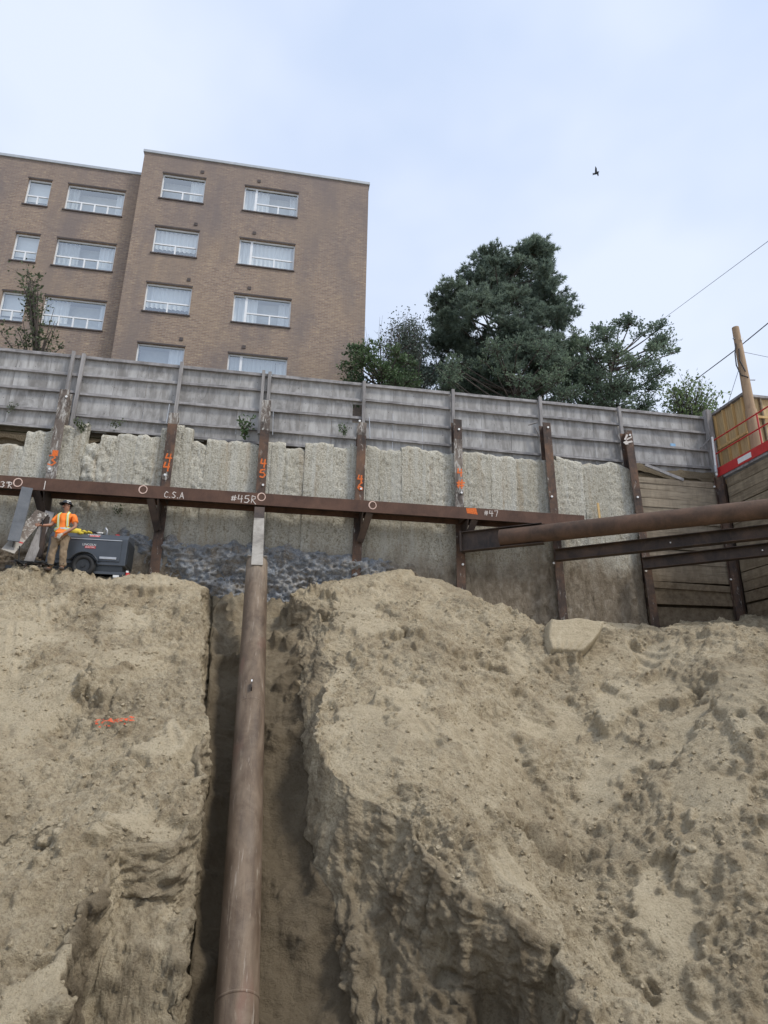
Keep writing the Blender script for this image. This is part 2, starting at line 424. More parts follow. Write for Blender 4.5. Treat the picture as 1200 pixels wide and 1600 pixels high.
plain('glove_grey', (0.40, 0.37, 0.31), 0.85, 0, 0.15)
plain('boot_leather', (0.075, 0.052, 0.036), 0.8)
plain('hair', (0.018, 0.014, 0.012), 0.7)
def mat_chalk(name, c, cover=0.5):
    k = N(name)
    nz = k.noise(k.pos, 45, 3, 0.7)
    t = k.n.new('ShaderNodeBsdfTransparent'); m = k.n.new('ShaderNodeMixShader')
    k.color(c); k.rough(0.95)
    k.link(k.ramp(nz, [(cover - 0.22, 1.0), (cover + 0.16, 0.35)]), m.inputs[0])
    k.link(t.outputs[0], m.inputs[1]); k.link(k.b.outputs[0], m.inputs[2])
    k.link(m.outputs[0], k.n['Material Output'].inputs['Surface'])
mat_chalk('white_chalk', (0.74, 0.68, 0.62), 0.62)
mat_chalk('orange_spray', (0.86, 0.200, 0.045), 0.55)
mat_chalk('pink_chalk', (0.78, 0.58, 0.48), 0.62)
mat_chalk('soil_spray', (0.95, 0.130, 0.045), 0.46)
plain('wire_black', (0.02, 0.02, 0.022), 0.6)
plain('bird_dark', (0.020, 0.021, 0.024), 0.8)
plain('blue_sticker', (0.23, 0.42, 0.62), 0.6)

# ------------------------------------------------------------------ mesh helpers
ORG = {}
def V3(p): return np.asarray(p, float)
def unit(v):
    v = V3(v); return v / np.linalg.norm(v)
class MB:
    def __init__(self): self.v = []; self.f = []
    def add(self, vs, fs):
        o = len(self.v); self.v += [tuple(map(float, p)) for p in vs]; self.f += [tuple(i + o for i in q) for q in fs]; return self
    def box(self, lo, hi):
        (a, b, c), (d, e, f) = lo, hi
        return self.add([(a, b, c), (d, b, c), (d, e, c), (a, e, c), (a, b, f), (d, b, f), (d, e, f), (a, e, f)],
                        [(0, 3, 2, 1), (4, 5, 6, 7), (0, 1, 5, 4), (1, 2, 6, 5), (2, 3, 7, 6), (3, 0, 4, 7)])
    def obox(self, c, ax, ay, az):
        """box by centre and three half-axis vectors"""
        c, ax, ay, az = map(V3, (c, ax, ay, az))
        vs = [c + sx * ax + sy * ay + sz * az for sz in (-1, 1) for sy in (-1, 1) for sx in (-1, 1)]
        return self.add(vs, [(0, 2, 3, 1), (4, 5, 7, 6), (0, 1, 5, 4), (1, 3, 7, 5), (3, 2, 6, 7), (2, 0, 4, 6)])
    def beam(self, p0, p1, w, h, up=(0, 0, 1)):
        p0, p1 = V3(p0), V3(p1); d = unit(p1 - p0); s = unit(np.cross(d, up)); u = np.cross(s, d)
        return self.obox((p0 + p1) / 2, (p1 - p0) / 2, s * w / 2, u * h / 2)
    def tube(self, path, rad, n=10, cap=True):
        path = [V3(p) for p in path]
        if not hasattr(rad, '__len__'): rad = [rad] * len(path)
        t0 = unit(path[1] - path[0]); a = np.cross(t0, (0.31, 0.17, 0.93)); a = unit(a)
        vs = []; m = len(path)
        for i, p in enumerate(path):
            t = unit(path[min(i + 1, m - 1)] - path[max(i - 1, 0)])
            a = unit(a - t * np.dot(a, t)); b = np.cross(t, a)
            for k in range(n):
                an = 2 * math.pi * k / n
                vs.append(p + rad[i] * (math.cos(an) * a + math.sin(an) * b))
        fs = [(i * n + k, i * n + (k + 1) % n, (i + 1) * n + (k + 1) % n, (i + 1) * n + k) for i in range(m - 1) for k in range(n)]
        if cap: fs += [tuple(reversed(range(n))), tuple(range((m - 1) * n, m * n))]
        return self.add(vs, fs)
    def prism(self, poly, vec):
        poly = [V3(p) for p in poly]; n = len(poly); vec = V3(vec)
        return self.add(poly + [p + vec for p in poly],
                        [tuple(range(n)), tuple(reversed(range(n, 2 * n)))] + [(i, i + n, (i + 1) % n + n, (i + 1) % n) for i in range(n)])
    def grid(self, A, fl=False):
        """A: (rows, cols, 3)"""
        r, c = A.shape[:2]; vs = A.reshape(-1, 3)
        fs = []
        for i in range(r - 1):
            for j in range(c - 1):
                q = (i * c + j, i * c + j + 1, (i + 1) * c + j + 1, (i + 1) * c + j)
                fs.append(q[::-1] if fl else q)
        return self.add(vs, fs)
    def lump(self, c, s, seed=0, flat=1.0):
        rr = random.Random(seed); c = V3(c)
        t = (1 + 5 ** 0.5) / 2
        ico = [(-1, t, 0), (1, t, 0), (-1, -t, 0), (1, -t, 0), (0, -1, t), (0, 1, t), (0, -1, -t), (0, 1, -t), (t, 0, -1), (t, 0, 1), (-t, 0, -1), (-t, 0, 1)]
        F = [(0, 11, 5), (0, 5, 1), (0, 1, 7), (0, 7, 10), (0, 10, 11), (1, 5, 9), (5, 11, 4), (11, 10, 2), (10, 7, 6), (7, 1, 8), (3, 9, 4), (3, 4, 2), (3, 2, 6), (3, 6, 8), (3, 8, 9), (4, 9, 5), (2, 4, 11), (6, 2, 10), (8, 6, 7), (9, 8, 1)]
        return self.add([c + V3(p) / 1.9 * s * (0.65 + 0.7 * rr.random()) * np.array([1, 1, flat]) for p in ico], F)
def mesh_from(name, vs, fs, mats, smooth=False):
    me = bpy.data.meshes.new(name)
    me.from_pydata([tuple(p) for p in vs], [], fs); me.update()
    for m in (mats if isinstance(mats, (list, tuple)) else [mats]): me.materials.append(MATS[m])
    if smooth: me.polygons.foreach_set('use_smooth', [True] * len(me.polygons))
    return me
def tag(o, label=None, cat=None, group=None, kind=None):
    if label: o['label'] = label
    if cat: o['category'] = cat
    if group: o['group'] = group
    if kind: o['kind'] = kind
    return o
def thing(name, base, label, cat, group=None):
    o = bpy.data.objects.new(name, None); COL.objects.link(o); o.location = base; o.empty_display_size = 0.2
    ORG[o.name] = V3(base); return tag(o, label, cat, group)
def part(name, mb, mat, parent=None, smooth=False, bevel=0.0, base=None, auto=False):
    """link the collected shapes as one mesh object; vertices are in world space"""
    b = ORG[parent.name] if parent is not None else V3(base if base is not None else (0, 0, 0))
    vs = [(p[0] - b[0], p[1] - b[1], p[2] - b[2]) for p in mb.v]
    me = mesh_from(name, vs, mb.f, mat, smooth)
    if auto: me.set_sharp_from_angle(angle=R(40))
    o = bpy.data.objects.new(name, me); COL.objects.link(o)
    if parent is not None: o.parent = parent
    else: o.location = b
    ORG[o.name] = b
    if bevel:
        md = o.modifiers.new('bevel', 'BEVEL'); md.width = bevel; md.segments = 2; md.limit_method = 'ANGLE'
    return o
def hbeam(parent, p0, p1, depth, fl, tf, tw, up, mat, names=('flange', 'web'), bevel=0.004):
    """an I-section from p0 to p1; 'up' is the direction across the flanges (depth)"""
    p0, p1 = V3(p0), V3(p1); d = unit(p1 - p0); up = unit(V3(up) - d * np.dot(up, d)); s = np.cross(d, up)
    c = (p0 + p1) / 2; h = (p1 - p0) / 2; out = []
    for k in (1, -1):
        out.append(part(names[0], MB().obox(c + up * k * (depth - tf) / 2, h, s * fl / 2, up * tf / 2), mat, parent, bevel=bevel))
    out.append(part(names[1], MB().obox(c, h * 0.9995, s * tw / 2, up * (depth / 2 - tf - 0.0005)), mat, parent))
    return out
GLY = {'0': [[(0, .5), (.1, .9), (.3, 1), (.5, .9), (.6, .5), (.5, .1), (.3, 0), (.1, .1), (0, .5)]],
       '3': [[(0, .9), (.3, 1), (.55, .8), (.3, .55), (.6, .3), (.35, 0), (0, .1)]],
       '4': [[(.1, 1), (0, .45), (.6, .5)], [(.45, .95), (.42, 0)]],
       '5': [[(.55, 1), (.1, .95), (.05, .55), (.4, .6), (.6, .3), (.35, 0), (0, .08)]],
       '6': [[(.5, 1), (.15, .7), (0, .3), (.2, 0), (.5, .08), (.55, .35), (.3, .5), (.05, .35)]],
       '7': [[(0, .95), (.6, 1), (.25, 0)]],
       '#': [[(.18, .85), (.1, .15)], [(.45, .9), (.38, .15)], [(0, .62), (.62, .66)], [(0, .36), (.6, .4)]],
       'R': [[(.05, 0), (.1, 1), (.5, .9), (.5, .6), (.1, .5), (.6, -.1)]],
       'C': [[(.55, .85), (.3, 1), (.05, .6), (.1, .15), (.35, 0), (.6, .15)]],
       'S': [[(.55, .9), (.25, 1), (.05, .75), (.3, .52), (.55, .28), (.3, 0), (0, .1)]],
       'A': [[(0, 0), (.3, 1), (.6, 0)], [(.12, .38), (.5, .38)]],
       '.': [[(.0, .0), (.08, .05)]], '"': [[(.1, 1), (.08, .75)], [(.3, 1), (.3, .75)]], 'o': [[(.3 + .3 * math.cos(a), .5 + .5 * math.sin(a)) for a in [2 * math.pi * i / 20 for i in range(21)]]]}
def strokes(mb, text, org, ux, uz, h, w, nrm, adv=0.8, wob=0.03):
    """hand-drawn ribbons lying 4 mm off the surface they are drawn on"""
    org, ux, uz, nrm = V3(org), V3(ux), V3(uz), V3(nrm); x = 0
    for ch in text:
        for st in GLY[ch]:
            pts = [org + ux * (x + p[0]) * h * 1.0 + uz * p[1] * h + (ux * random.uniform(-wob, wob) + uz * random.uniform(-wob, wob)) * h + nrm * 0.004 for p in st]
            for i, (a, b) in enumerate(zip(pts[:-1], pts[1:])):
                d = b - a; L = np.linalg.norm(d)
                if L < 1e-6: continue
                d = d / L; s = np.cross(d, nrm) * w * random.uniform(0.38, 0.6); e = d * w * 0.25
                o = nrm * 0.0003 * (len(mb.f) % 40)
                mb.add([a - s - e + o, b - s + e + o, b + s + e + o, a + s - e + o], [(0, 1, 2, 3)])
        x += 0.35 if ch in '."' else adv
    return mb

# ================================================================== THE SETTING
# berm: bench along the wall, slope down into the pit, a trench cut through it for the raker
YB, ZB, GB = 16.0, 3.03, 0.72
def slope_z(Y): return ZB + GB * (Y - YB)
def on_slope(u, v):
    d = ray(u, v); t = (ZB - GB * YB) / (d[2] - GB * d[1]); return d * t
FY = [4, 6.2, 7, 8, 9, 12, 14, 16, 17, 18.2]
FZ = [-5.7, -5.7, -5.6, -5.05, -4.1, -1.05, 0.80, 2.0, 2.6, 3.2]
def floor_z(Y): return np.interp(Y, FY, FZ)
def on_floor(u, v):
    d = ray(u, v); ts = np.linspace(6, 18, 1200); z = d[2] / d[1] * ts - floor_z(ts)
    i = np.where(np.diff(np.sign(z)) != 0)[0]
    Y = ts[i[0]] if len(i) else 18.0
    return d * (Y / d[1])
def curve(pts):
    a = np.array(sorted([(p[1], p[0]) for p in pts])); return lambda Y: np.interp(Y, a[:, 0], a[:, 1])
xL = curve([on_slope(*q) for q in [(318, 930), (316, 1000), (318, 1100), (308, 1200), (303, 1290), (290, 1312), (205, 1326), (186, 1352), (176, 1390), (125, 1425), (104, 1475), (112, 1520), (95, 1600)]] + [np.array([-2.1, 6.0, 0]), np.array([-2.3, 4.0, 0])] + [np.array([-1.9, 18.2, 0])])
xR = curve([on_slope(*q) for q in [(462, 932), (486, 945), (500, 965), (514, 990), (509, 1020), (527, 1050), (503, 1090), (494, 1115), (494, 1165), (520, 1205), (555, 1238), (600, 1262), (640, 1292), (662, 1325), (690, 1362), (730, 1398), (815, 1433), (872, 1470), (880, 1500), (905, 1530), (920, 1600)]] + [np.array([0.9, 18.2, 0]), np.array([4.0, 6.0, 0]), np.array([4.2, 4.0, 0])])
xRb = curve([on_floor(*q) for q in [(473, 990), (476, 1100), (484, 1250), (490, 1380), (500, 1500), (500, 1600)]] + [np.array([0.8, 18.2, 0]), np.array([0.9, 6.0, 0])])
xLb = curve([on_floor(*q) for q in [(330, 990), (322, 1100), (310, 1250), (303, 1380), (300, 1500), (288, 1600)]] + [np.array([-1.7, 18.2, 0]), np.array([-0.5, 6.0, 0])])
xN = curve([on_slope(*q) for q in [(190, 1322), (165, 1390), (118, 1440), (100, 1500), (95, 1600)]] + [np.array([-1.7, 18.2, 0])])
crest = []
for q in [(-120, 896), (0, 897), (130, 899), (250, 901), (318, 920), (465, 925), (520, 910), (600, 902), (640, 898), (700, 912), (760, 936), (830, 968), (900, 985), (960, 978), (1040, 990), (1100, 978), (1200, 970), (1300, 960)]:
    p = on_slope(*q)
    if p[1] > 16.5: p = at(q[0], q[1], 16.5)
    crest.append((p[0], p[2]))
crest = np.array(crest)
def bench_z(X): return np.interp(X, crest[:, 0], crest[:, 1]) + 0.07
def smin(a, b, k):
    h = np.clip(0.5 + 0.5 * (b - a) / k, 0, 1); return b * (1 - h) + a * h - k * h * (1 - h)
BUMPS = []
for (u, v, r, h) in [(1180, 1085, 1.8, 1.3), (1240, 1230, 1.7, 1.4), (640, 1010, 1.5, 0.30), (680, 1150, 1.2, 0.30), (870, 1090, 1.1, -0.45), (880, 1200, 1.3, -1.05),
                     (970, 1390, 1.1, -0.95), (1120, 1480, 0.9, -0.6), (720, 1310, 0.55, 0.20), (850, 1420, 0.5, 0.25), (1010, 1570, 0.7, 0.20), (60, 1130, 1.0, -0.30), (180, 1000, 1.3, 0.15),
                     (230, 1220, 0.6, 0.14), (90, 1330, 0.6, 0.20), (40, 1440, 0.8, 0.20), (735, 960, 0.8, 0.2), (1010, 1050, 0.45, -0.30), (560, 950, 0.5, 0.12), (20, 1060, 0.35, -0.25), (100, 1105, 0.25, -0.18), (1040, 1300, 0.8, -0.15),
                     (1060, 1030, 0.35, 0.2), (760, 1120, 0.5, -0.22), (640, 1220, 0.45, 0.18)]:
    p = on_slope(u, v); BUMPS.append((p[0], p[1], r, h))
def berm_z(X, Y):
    z = smin(slope_z(Y), bench_z(X) + 0.10 * np.clip(Y - 16.2, 0, 2), 0.18)
    for (bx, by, r, h) in BUMPS:
        z = z + h * np.exp(-((X - bx) ** 2 + (Y - by) ** 2 * 1.5) / (r * r)) * sstep(Y, 17.2, 15.6)
    # flatter towards the pit floor
    return np.maximum(z, -5.3 + 0.1 * np.sin(X * 2))
def left_z(X, Y):
    z = berm_z(X, Y)
    return z
rows = np.unique(np.concatenate([np.linspace(18.2, 15.9, 60), np.linspace(15.9, 9.8, 330), np.linspace(9.8, 9.4, 40), np.linspace(9.4, 9.05, 20),
                                 np.linspace(9.05, 8.45, 40), np.linspace(8.45, 7.2, 80), np.linspace(7.2, 4.2, 50)]))[::-1]
NL, NW, NF, NV, NR = 310, 140, 64, 150, 450
Yc = rows[:, None]
def loft():
    nr = len(rows); A = np.zeros((nr, NL + NW + NF + NV + NR, 3)); W = np.zeros(A.shape[:2]); K = np.zeros(A.shape[:2])
    jl = (0.20 * perlin(np.stack([rows * 1.5, rows * 0, rows * 0 + 3.3], 1)) + 0.05 * perlin(np.stack([rows * 7, rows * 0, rows * 0 + 8.3], 1)))[:, None]
    jr = (0.12 * perlin(np.stack([rows * 2.1, rows * 0, rows * 0 + 5.3], 1)) + 0.08 * perlin(np.stack([rows * 6, rows * 0, rows * 0 + 1.3], 1)))[:, None]
    el = xL(Yc) + jl; er = xR(Yc) + jr
    fl = np.maximum(xLb(Yc), el + 0.06); fr = np.maximum(np.minimum(xRb(Yc) - 1.2 * np.abs(jr) + 0.6 * jl, er - 0.1), fl + 1.0); fr = fr + (er - 0.16 - fr) * sstep(Yc, 10.9, 10.0) * 0.34
    er = np.maximum(er, fr - 0.15)
    far = xL(Yc) * 0
    # left surface
    t = np.linspace(0, 1, NL)[None, :]; X = -9.5 + (el + 9.5) * (1 - (1 - t) ** 1.0)
    A[:, :NL, 0] = X; A[:, :NL, 1] = Yc; A[:, :NL, 2] = left_z(X, np.broadcast_to(Yc, X.shape))
    zl = A[:, NL - 1, 2][:, None]; zf = np.minimum(floor_z(Yc), zl - 0.02)
    o = NL
    t = (np.arange(1, NW + 1) / (NW + 1))[None, :]
    wl_ = np.clip((fl - el - 0.15) / 0.5, 0, 1)
    d1 = np.clip((0.62 + 0.9 * sstep(Yc, 9.15, 8.85) + 1.6 * sstep(Yc, 8.75, 8.35)) / np.maximum(zl - zf, 0.3), 0.05, 0.88)
    gx = np.interp(t[0], [0, 0.22, 0.72, 1.0], [0, 0.08, 0.90, 1.0])[None, :]; 
    gz = np.where(t < 0.22, t / 0.22 * d1, np.where(t < 0.72, d1 + (t - 0.22) / 0.5 * 0.10, d1 + 0.10 + (t - 0.72) / 0.28 * (1 - d1 - 0.10)))
    A[:, o:o + NW, 0] = el + (fl - el) * ((1 - wl_) * t ** 1.6 + wl_ * gx); A[:, o:o + NW, 1] = Yc; A[:, o:o + NW, 2] = zl + (zf - zl) * ((1 - wl_) * (1 - (1 - t) ** 1.1) + wl_ * gz); K[:, o:o + NW] = 1
    o += NW
    t = np.linspace(0, 1, NF)[None, :]; X = fl + (fr - fl) * t
    A[:, o:o + NF, 0] = X; A[:, o:o + NF, 1] = Yc; A[:, o:o + NF, 2] = zf + 0.30 * (np.abs(t - 0.5) * 2) ** 4 * np.minimum(1, (zl - zf)); K[:, o:o + NF] = 2
    z1 = A[:, o + NF - 1, 2][:, None]
    o += NF
    zr = berm_z(er, Yc)
    z1 = np.minimum(z1, zr - 0.02)
    A[:, o - 1, 2] = z1[:, 0]
    tal = 0.45 * np.clip(perlin(np.stack([rows * 1.7, rows * 0 + 2, rows * 0 + 8.3], 1)) + 0.15, 0, 1)[:, None]
    tf = np.linspace(0, 1, NF)[None, :]; A[:, o - NF:o, 2] += tal * sstep(tf, 0.55, 1.0) * np.minimum(1, zr - z1) + 0.7 * tal[::-1] * sstep(tf, 0.35, 0.0) * np.minimum(1, zr - z1); z1 = np.minimum(A[:, o - 1, 2][:, None], zr - 0.02); A[:, o - 1, 2] = z1[:, 0]
    wide = np.clip((er - fr) / 1.6, 0, 1)
    t = (np.arange(1, NV + 1) / (NV + 1))[None, :]
    fx = (1 - wide) * t ** 1.3 + wide * np.interp(t[0], [0, 0.22, 0.48, 1.0], [0, 0.18, 0.88, 1.0])[None, :]
    fx = fx / np.maximum(fx[:, -1:], 1e-6) * (NV / (NV + 1))
    fz = (1 - wide) * t + wide * np.interp(t[0], [0, 0.22, 0.48, 1.0], [0, 0.30, 0.38, 1.0])[None, :]
    A[:, o:o + NV, 0] = fr + (er - fr) * fx; A[:, o:o + NV, 1] = Yc; A[:, o:o + NV, 2] = z1 + (zr - z1) * fz; K[:, o:o + NV] = 3
    o += NV
    t = np.linspace(0, 1, NR)[None, :]; X = er + (15.2 - er) * t ** 1.18
    A[:, o:, 0] = X; A[:, o:, 1] = Yc; A[:, o:, 2] = berm_z(X, np.broadcast_to(Yc, X.shape)); K[:, o:] = 4
    return A, K
A, KND = loft()
def normals(A):
    du = np.gradient(A, axis=1); dv = np.gradient(A, axis=0)
    n = np.cross(dv, du); L = np.linalg.norm(n, axis=2, keepdims=True); n = n / np.maximum(L, 1e-9)
    return n
def blur(n, it):
    for _ in range(it):
        n = (n + np.roll(n, 1, 0) + np.roll(n, -1, 0) + np.roll(n, 1, 1) + np.roll(n, -1, 1)) / 5
    return n / np.maximum(np.linalg.norm(n, axis=2, keepdims=True), 1e-9)
n = normals(A)
# orient: upwards on the surfaces, into the trench on its walls
sgn = np.sign(n[..., 2]); sgn[KND == 1] = np.sign(n[..., 0] + 1.2 * n[..., 2])[KND == 1]; sgn[KND == 3] = np.sign(-n[..., 0] + 1.2 * n[..., 2])[KND == 3]; sgn[sgn == 0] = 1
n = blur(n * sgn[..., None], 3)
P = A.reshape(-1, 3); Kf = KND.reshape(-1)
big = fbm(P * 0.9, 3); mid = fbm(P * np.array([2.6, 2.6, 2.6]) + 5, 3); clump = ridged(P * 3.3 + 2, 3, 0.6); fine = fbm(P * 11.0 + 1, 3, 0.6); vfine = perlin(P * 34.0)
scr = sstep(fbm(P * np.array([1.3, 1.3, 2.0]) + 31, 3), -0.45, 0.15)          # 0 = bucket-smoothed, 1 = loose and clumpy
terr = perlin(P * np.array([0.5, 0.5, 4.2]) + 7)                               # faint horizontal scrape steps
lay = perlin(np.stack([P[:, 0] * 1.1, P[:, 1] * 1.1, P[:, 2] * 9.0], 1) + 3)
lumps = np.clip(perlin(P * 5.2 + 4), 0, 1) ** 1.4 + 0.6 * np.clip(perlin(P * 9.7 + 9), 0, 1) ** 1.3
bil = np.abs(perlin(P * 4.1 + 13)) + 0.5 * np.abs(perlin(P * 8.6 + 3)) + 0.3 * np.abs(perlin(P * 18 + 3))          # billowed clods with creases
crack = np.clip(ridged(P * np.array([1.7, 1.7, 2.6]) + 41, 2) - 1.05, 0, 1)
hole = np.clip(perlin(P * 2.9 + 77) - 0.42, 0, 1)
ga = 0.9 * P[:, 0] + 0.35 * P[:, 1]                                               # bucket-tooth grooves in scattered patches
groove = np.sin(ga * 34 + 2.2 * perlin(P * 1.3 + 60)) * sstep(perlin(P * 0.75 + 90), 0.10, 0.30) * (1 - 0.7 * scr)
step_ = perlin(np.stack([P[:, 0] * 0.8, P[:, 1] * 3.4 + 0.8 * P[:, 0], P[:, 0] * 0 + 6], 1)); step_ = sstep(step_, -0.1, 0.1) - 0.5
NCELL = 420
cs = np.stack([RNG.uniform(-9.5, 15.2, NCELL), RNG.uniform(6.8, 16.8, NCELL)], 1).astype(np.float32)
wq = np.stack([P[:, 0] + 0.30 * mid + 0.10 * fine, P[:, 1] + 0.30 * fbm(P * 1.9 + 66, 3) + 0.10 * fine], 1).astype(np.float32)
cell = np.zeros(len(P), int)
for i0 in range(0, len(P), 40000):
    q_ = wq[i0:i0 + 40000]; dd_ = (q_[:, :1] - cs[None, :, 0]) ** 2 + 1.9 * (q_[:, 1:] - cs[None, :, 1]) ** 2; cell[i0:i0 + 40000] = dd_.argmin(1)
ctilt = RNG.normal(size=(NCELL, 2)) * 0.10; coff = RNG.normal(size=NCELL) * 0.04; crgh = RNG.choice([0.12, 0.25, 0.6, 1.0, 1.0, 1.2], NCELL)
facet = coff[cell] + ctilt[cell, 0] * (P[:, 0] - cs[cell, 0]) + ctilt[cell, 1] * (P[:, 1] - cs[cell, 1])
F2 = facet.reshape(KND.shape); R2 = crgh[cell].reshape(KND.shape)
for _ in range(2):
    F2 = (F2 + np.roll(F2, 1, 0) + np.roll(F2, -1, 0) + np.roll(F2, 1, 1) + np.roll(F2, -1, 1)) / 5
for _ in range(6):
    R2 = (R2 + np.roll(R2, 1, 0) + np.roll(R2, -1, 0) + np.roll(R2, 1, 1) + np.roll(R2, -1, 1)) / 5
rgh = R2.reshape(-1)
P2w = np.stack([P[:, 0] + 0.05 * fine + 0.03 * mid, P[:, 1] * 1.15 + 0.05 * perlin(P * 6.1 + 8)], 1)
h1, e1 = chunks(P2w, 0.24); h2_, e2 = chunks(P2w + 7.7, 0.105)
ang = 0.085 * (h1 - 0.5) * sstep(e1, 0.0, 0.16) - 0.020 * (1 - sstep(e1, 0, 0.12)) + 0.045 * (h2_ - 0.5) * sstep(e2, 0.0, 0.18) - 0.010 * (1 - sstep(e2, 0, 0.14))
crumb = sstep(perlin(P * 1.15 + 14) + 0.25 * mid, -0.25, 0.25)
surf = 0.05 * big + 0.95 * F2.reshape(-1) + 0.03 * terr + 0.028 * groove * (rgh < 0.5) + rgh * (0.055 * mid + 0.050 * bil + 0.030 * lumps + (0.2 + 0.65 * crumb) * ang + 0.020 * fine + 0.012 * vfine) + 0.006 * fine - 0.07 * crack * rgh - 0.08 * hole * rgh - 0.03
wallL = 0.05 * mid + 0.05 * bil + 0.022 * fine + 0.03 * lay + 0.006 * vfine - 0.06 * crack
deepw = sstep(P[:, 1], 10.9, 10.2) * sstep(berm_z(P[:, 0], P[:, 1]) - P[:, 2], 0.35, 1.2)
rib = fbm(P * np.array([2.6, 2.6, 0.75]) + 23, 3, 0.55); rib2 = np.abs(perlin(P * np.array([5.5, 5.5, 1.6]) + 3)) + 0.5 * np.abs(perlin(P * np.array([11, 11, 4.0]) + 8))
wallR = 0.06 * big + 0.13 * rib + 0.09 * rib2 + 0.035 * bil + 0.022 * fine + 0.02 * lay + 0.006 * vfine - 0.10 * crack - 0.25 * hole - 0.32 * np.clip(perlin(P * np.array([1.6, 1.6, 1.1]) + 19) - 0.02, 0, 1) * deepw
flo = 0.05 * big + 0.03 * mid + 0.016 * fine + 0.007 * vfine + 0.016 * lay + 0.03 * np.abs(perlin(P * np.array([7, 1.2, 1.2]))) + 0.22 * np.clip(fbm(P * 1.6 + 3, 2) - 0.02, 0, 1) * (1 + lumps + bil) * (0.35 + 0.65 * sstep(P[:, 1], 11.0, 14.0))
deep = np.clip((10.6 - P[:, 1]) / 1.4, 0, 1)
disp = np.where(Kf == 1, wallL * (1 + 0.6 * deep), np.where(Kf == 2, flo, np.where(Kf == 3, wallR * (0.55 + 0.75 * deep), surf)))
# blend displacement across the seams between surface, walls and floor
D2 = disp.reshape(KND.shape)
for _ in range(4):
    D2[:, 1:-1] = np.where((KND[:, 1:-1] != KND[:, 2:]) | (KND[:, 1:-1] != KND[:, :-2]), (D2[:, :-2] + D2[:, 2:]) / 2, D2[:, 1:-1])
B = A + n * D2[..., None]
# crumbly overhanging lip along the trench
lipmask = np.zeros(KND.shape)
B[-1] = A[-1]
nr, nc = KND.shape
idx = np.arange(nr * nc).reshape(nr, nc)
quads = np.stack([idx[:-1, :-1], idx[1:, :-1], idx[1:, 1:], idx[:-1, 1:]], -1).reshape(-1, 4)
me = bpy.data.meshes.new('soil_berm')
me.vertices.add(nr * nc); me.vertices.foreach_set('co', B.reshape(-1).astype(np.float32))
me.loops.add(quads.size); me.loops.foreach_set('vertex_index', quads.reshape(-1).astype(np.int32))
me.polygons.add(len(quads)); me.polygons.foreach_set('loop_start', np.arange(0, quads.size, 4).astype(np.int32))
me.polygons.foreach_set('use_smooth', np.ones(len(quads), bool))
me.update(calc_edges=True)
# damp, browner cut faces and trench; shade of the low trench walls is painted in too
deep0 = np.clip((10.6 - P[:, 1]) / 1.4, 0, 1)
wet_shade = np.where(Kf == 2, 0.97 + 0.15 * big - 0.38 * sstep(P[:, 1], 12.5, 16.5), np.where(Kf == 1, 0.30 + 0.5 * mid + 0.5 * sstep(P[:, 1], 9.2, 8.7), np.where(Kf == 3, 0.40 + 0.45 * rib + 0.25 * deepw, 0.02 + 0.10 * np.clip(rgh, 0, 1) + 0.12 * rgh * (h2_ < 0.3) + 0.15 * np.clip(fine, 0, 1) * rgh + 0.18 * sstep(perlin(P * 0.7 + 51), 0.05, 0.45))))
at_ = me.attributes.new('damp_shade', 'FLOAT', 'POINT'); at_.data.foreach_set('value', np.clip(wet_shade, 0, 0.95).astype(np.float32))
at_ = me.attributes.new('dry', 'FLOAT', 'POINT'); at_.data.foreach_set('value', np.clip(np.where((Kf == 0) | (Kf == 4), 1 - rgh * 1.1, 0), 0, 1).astype(np.float32))
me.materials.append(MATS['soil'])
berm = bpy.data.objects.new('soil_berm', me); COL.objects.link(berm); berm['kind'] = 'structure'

def ground_on_berm(X, Y):
    """height of the finished berm surface nearest to (X, Y)"""
    i = int(np.argmin(np.abs(rows - Y))); r = B[i]
    m = (KND[i] == 0) | (KND[i] == 4) if True else None
    j = np.where(m)[0]; j = j[np.argmin((r[j, 0] - X) ** 2 + (r[j, 1] - Y) ** 2)]
    return r[j]

# pit floor sheet under and behind the camera, street level behind the wall
gx = np.linspace(-60, 60, 61); gy = np.concatenate([np.linspace(-60, -4, 24), np.linspace(-3.5, 6.5, 30), [7.5, 9.0]])
GX, GY = np.meshgrid(gx, gy)
GZ = -5.75 + 0.08 * np.sin(GX * 0.7) * np.cos(GY * 0.9) + 3.95 * np.exp(-((GX / 4.0) ** 2 + ((GY + 0.6) / 2.0) ** 2))
mbp = MB().grid(np.stack([GX, GY, GZ], -1))
pf = part('pit_floor', mbp, 'soil', smooth=True); pf['kind'] = 'structure'
sg = part('street_ground', MB().grid(np.stack(np.meshgrid(np.linspace(-62, 62, 9), np.array([18.32, 19.0, 25, 40, 60, 80.])) + [np.full((6, 9), 7.72)], -1)), 'grass_ground'); sg['kind'] = 'structure'

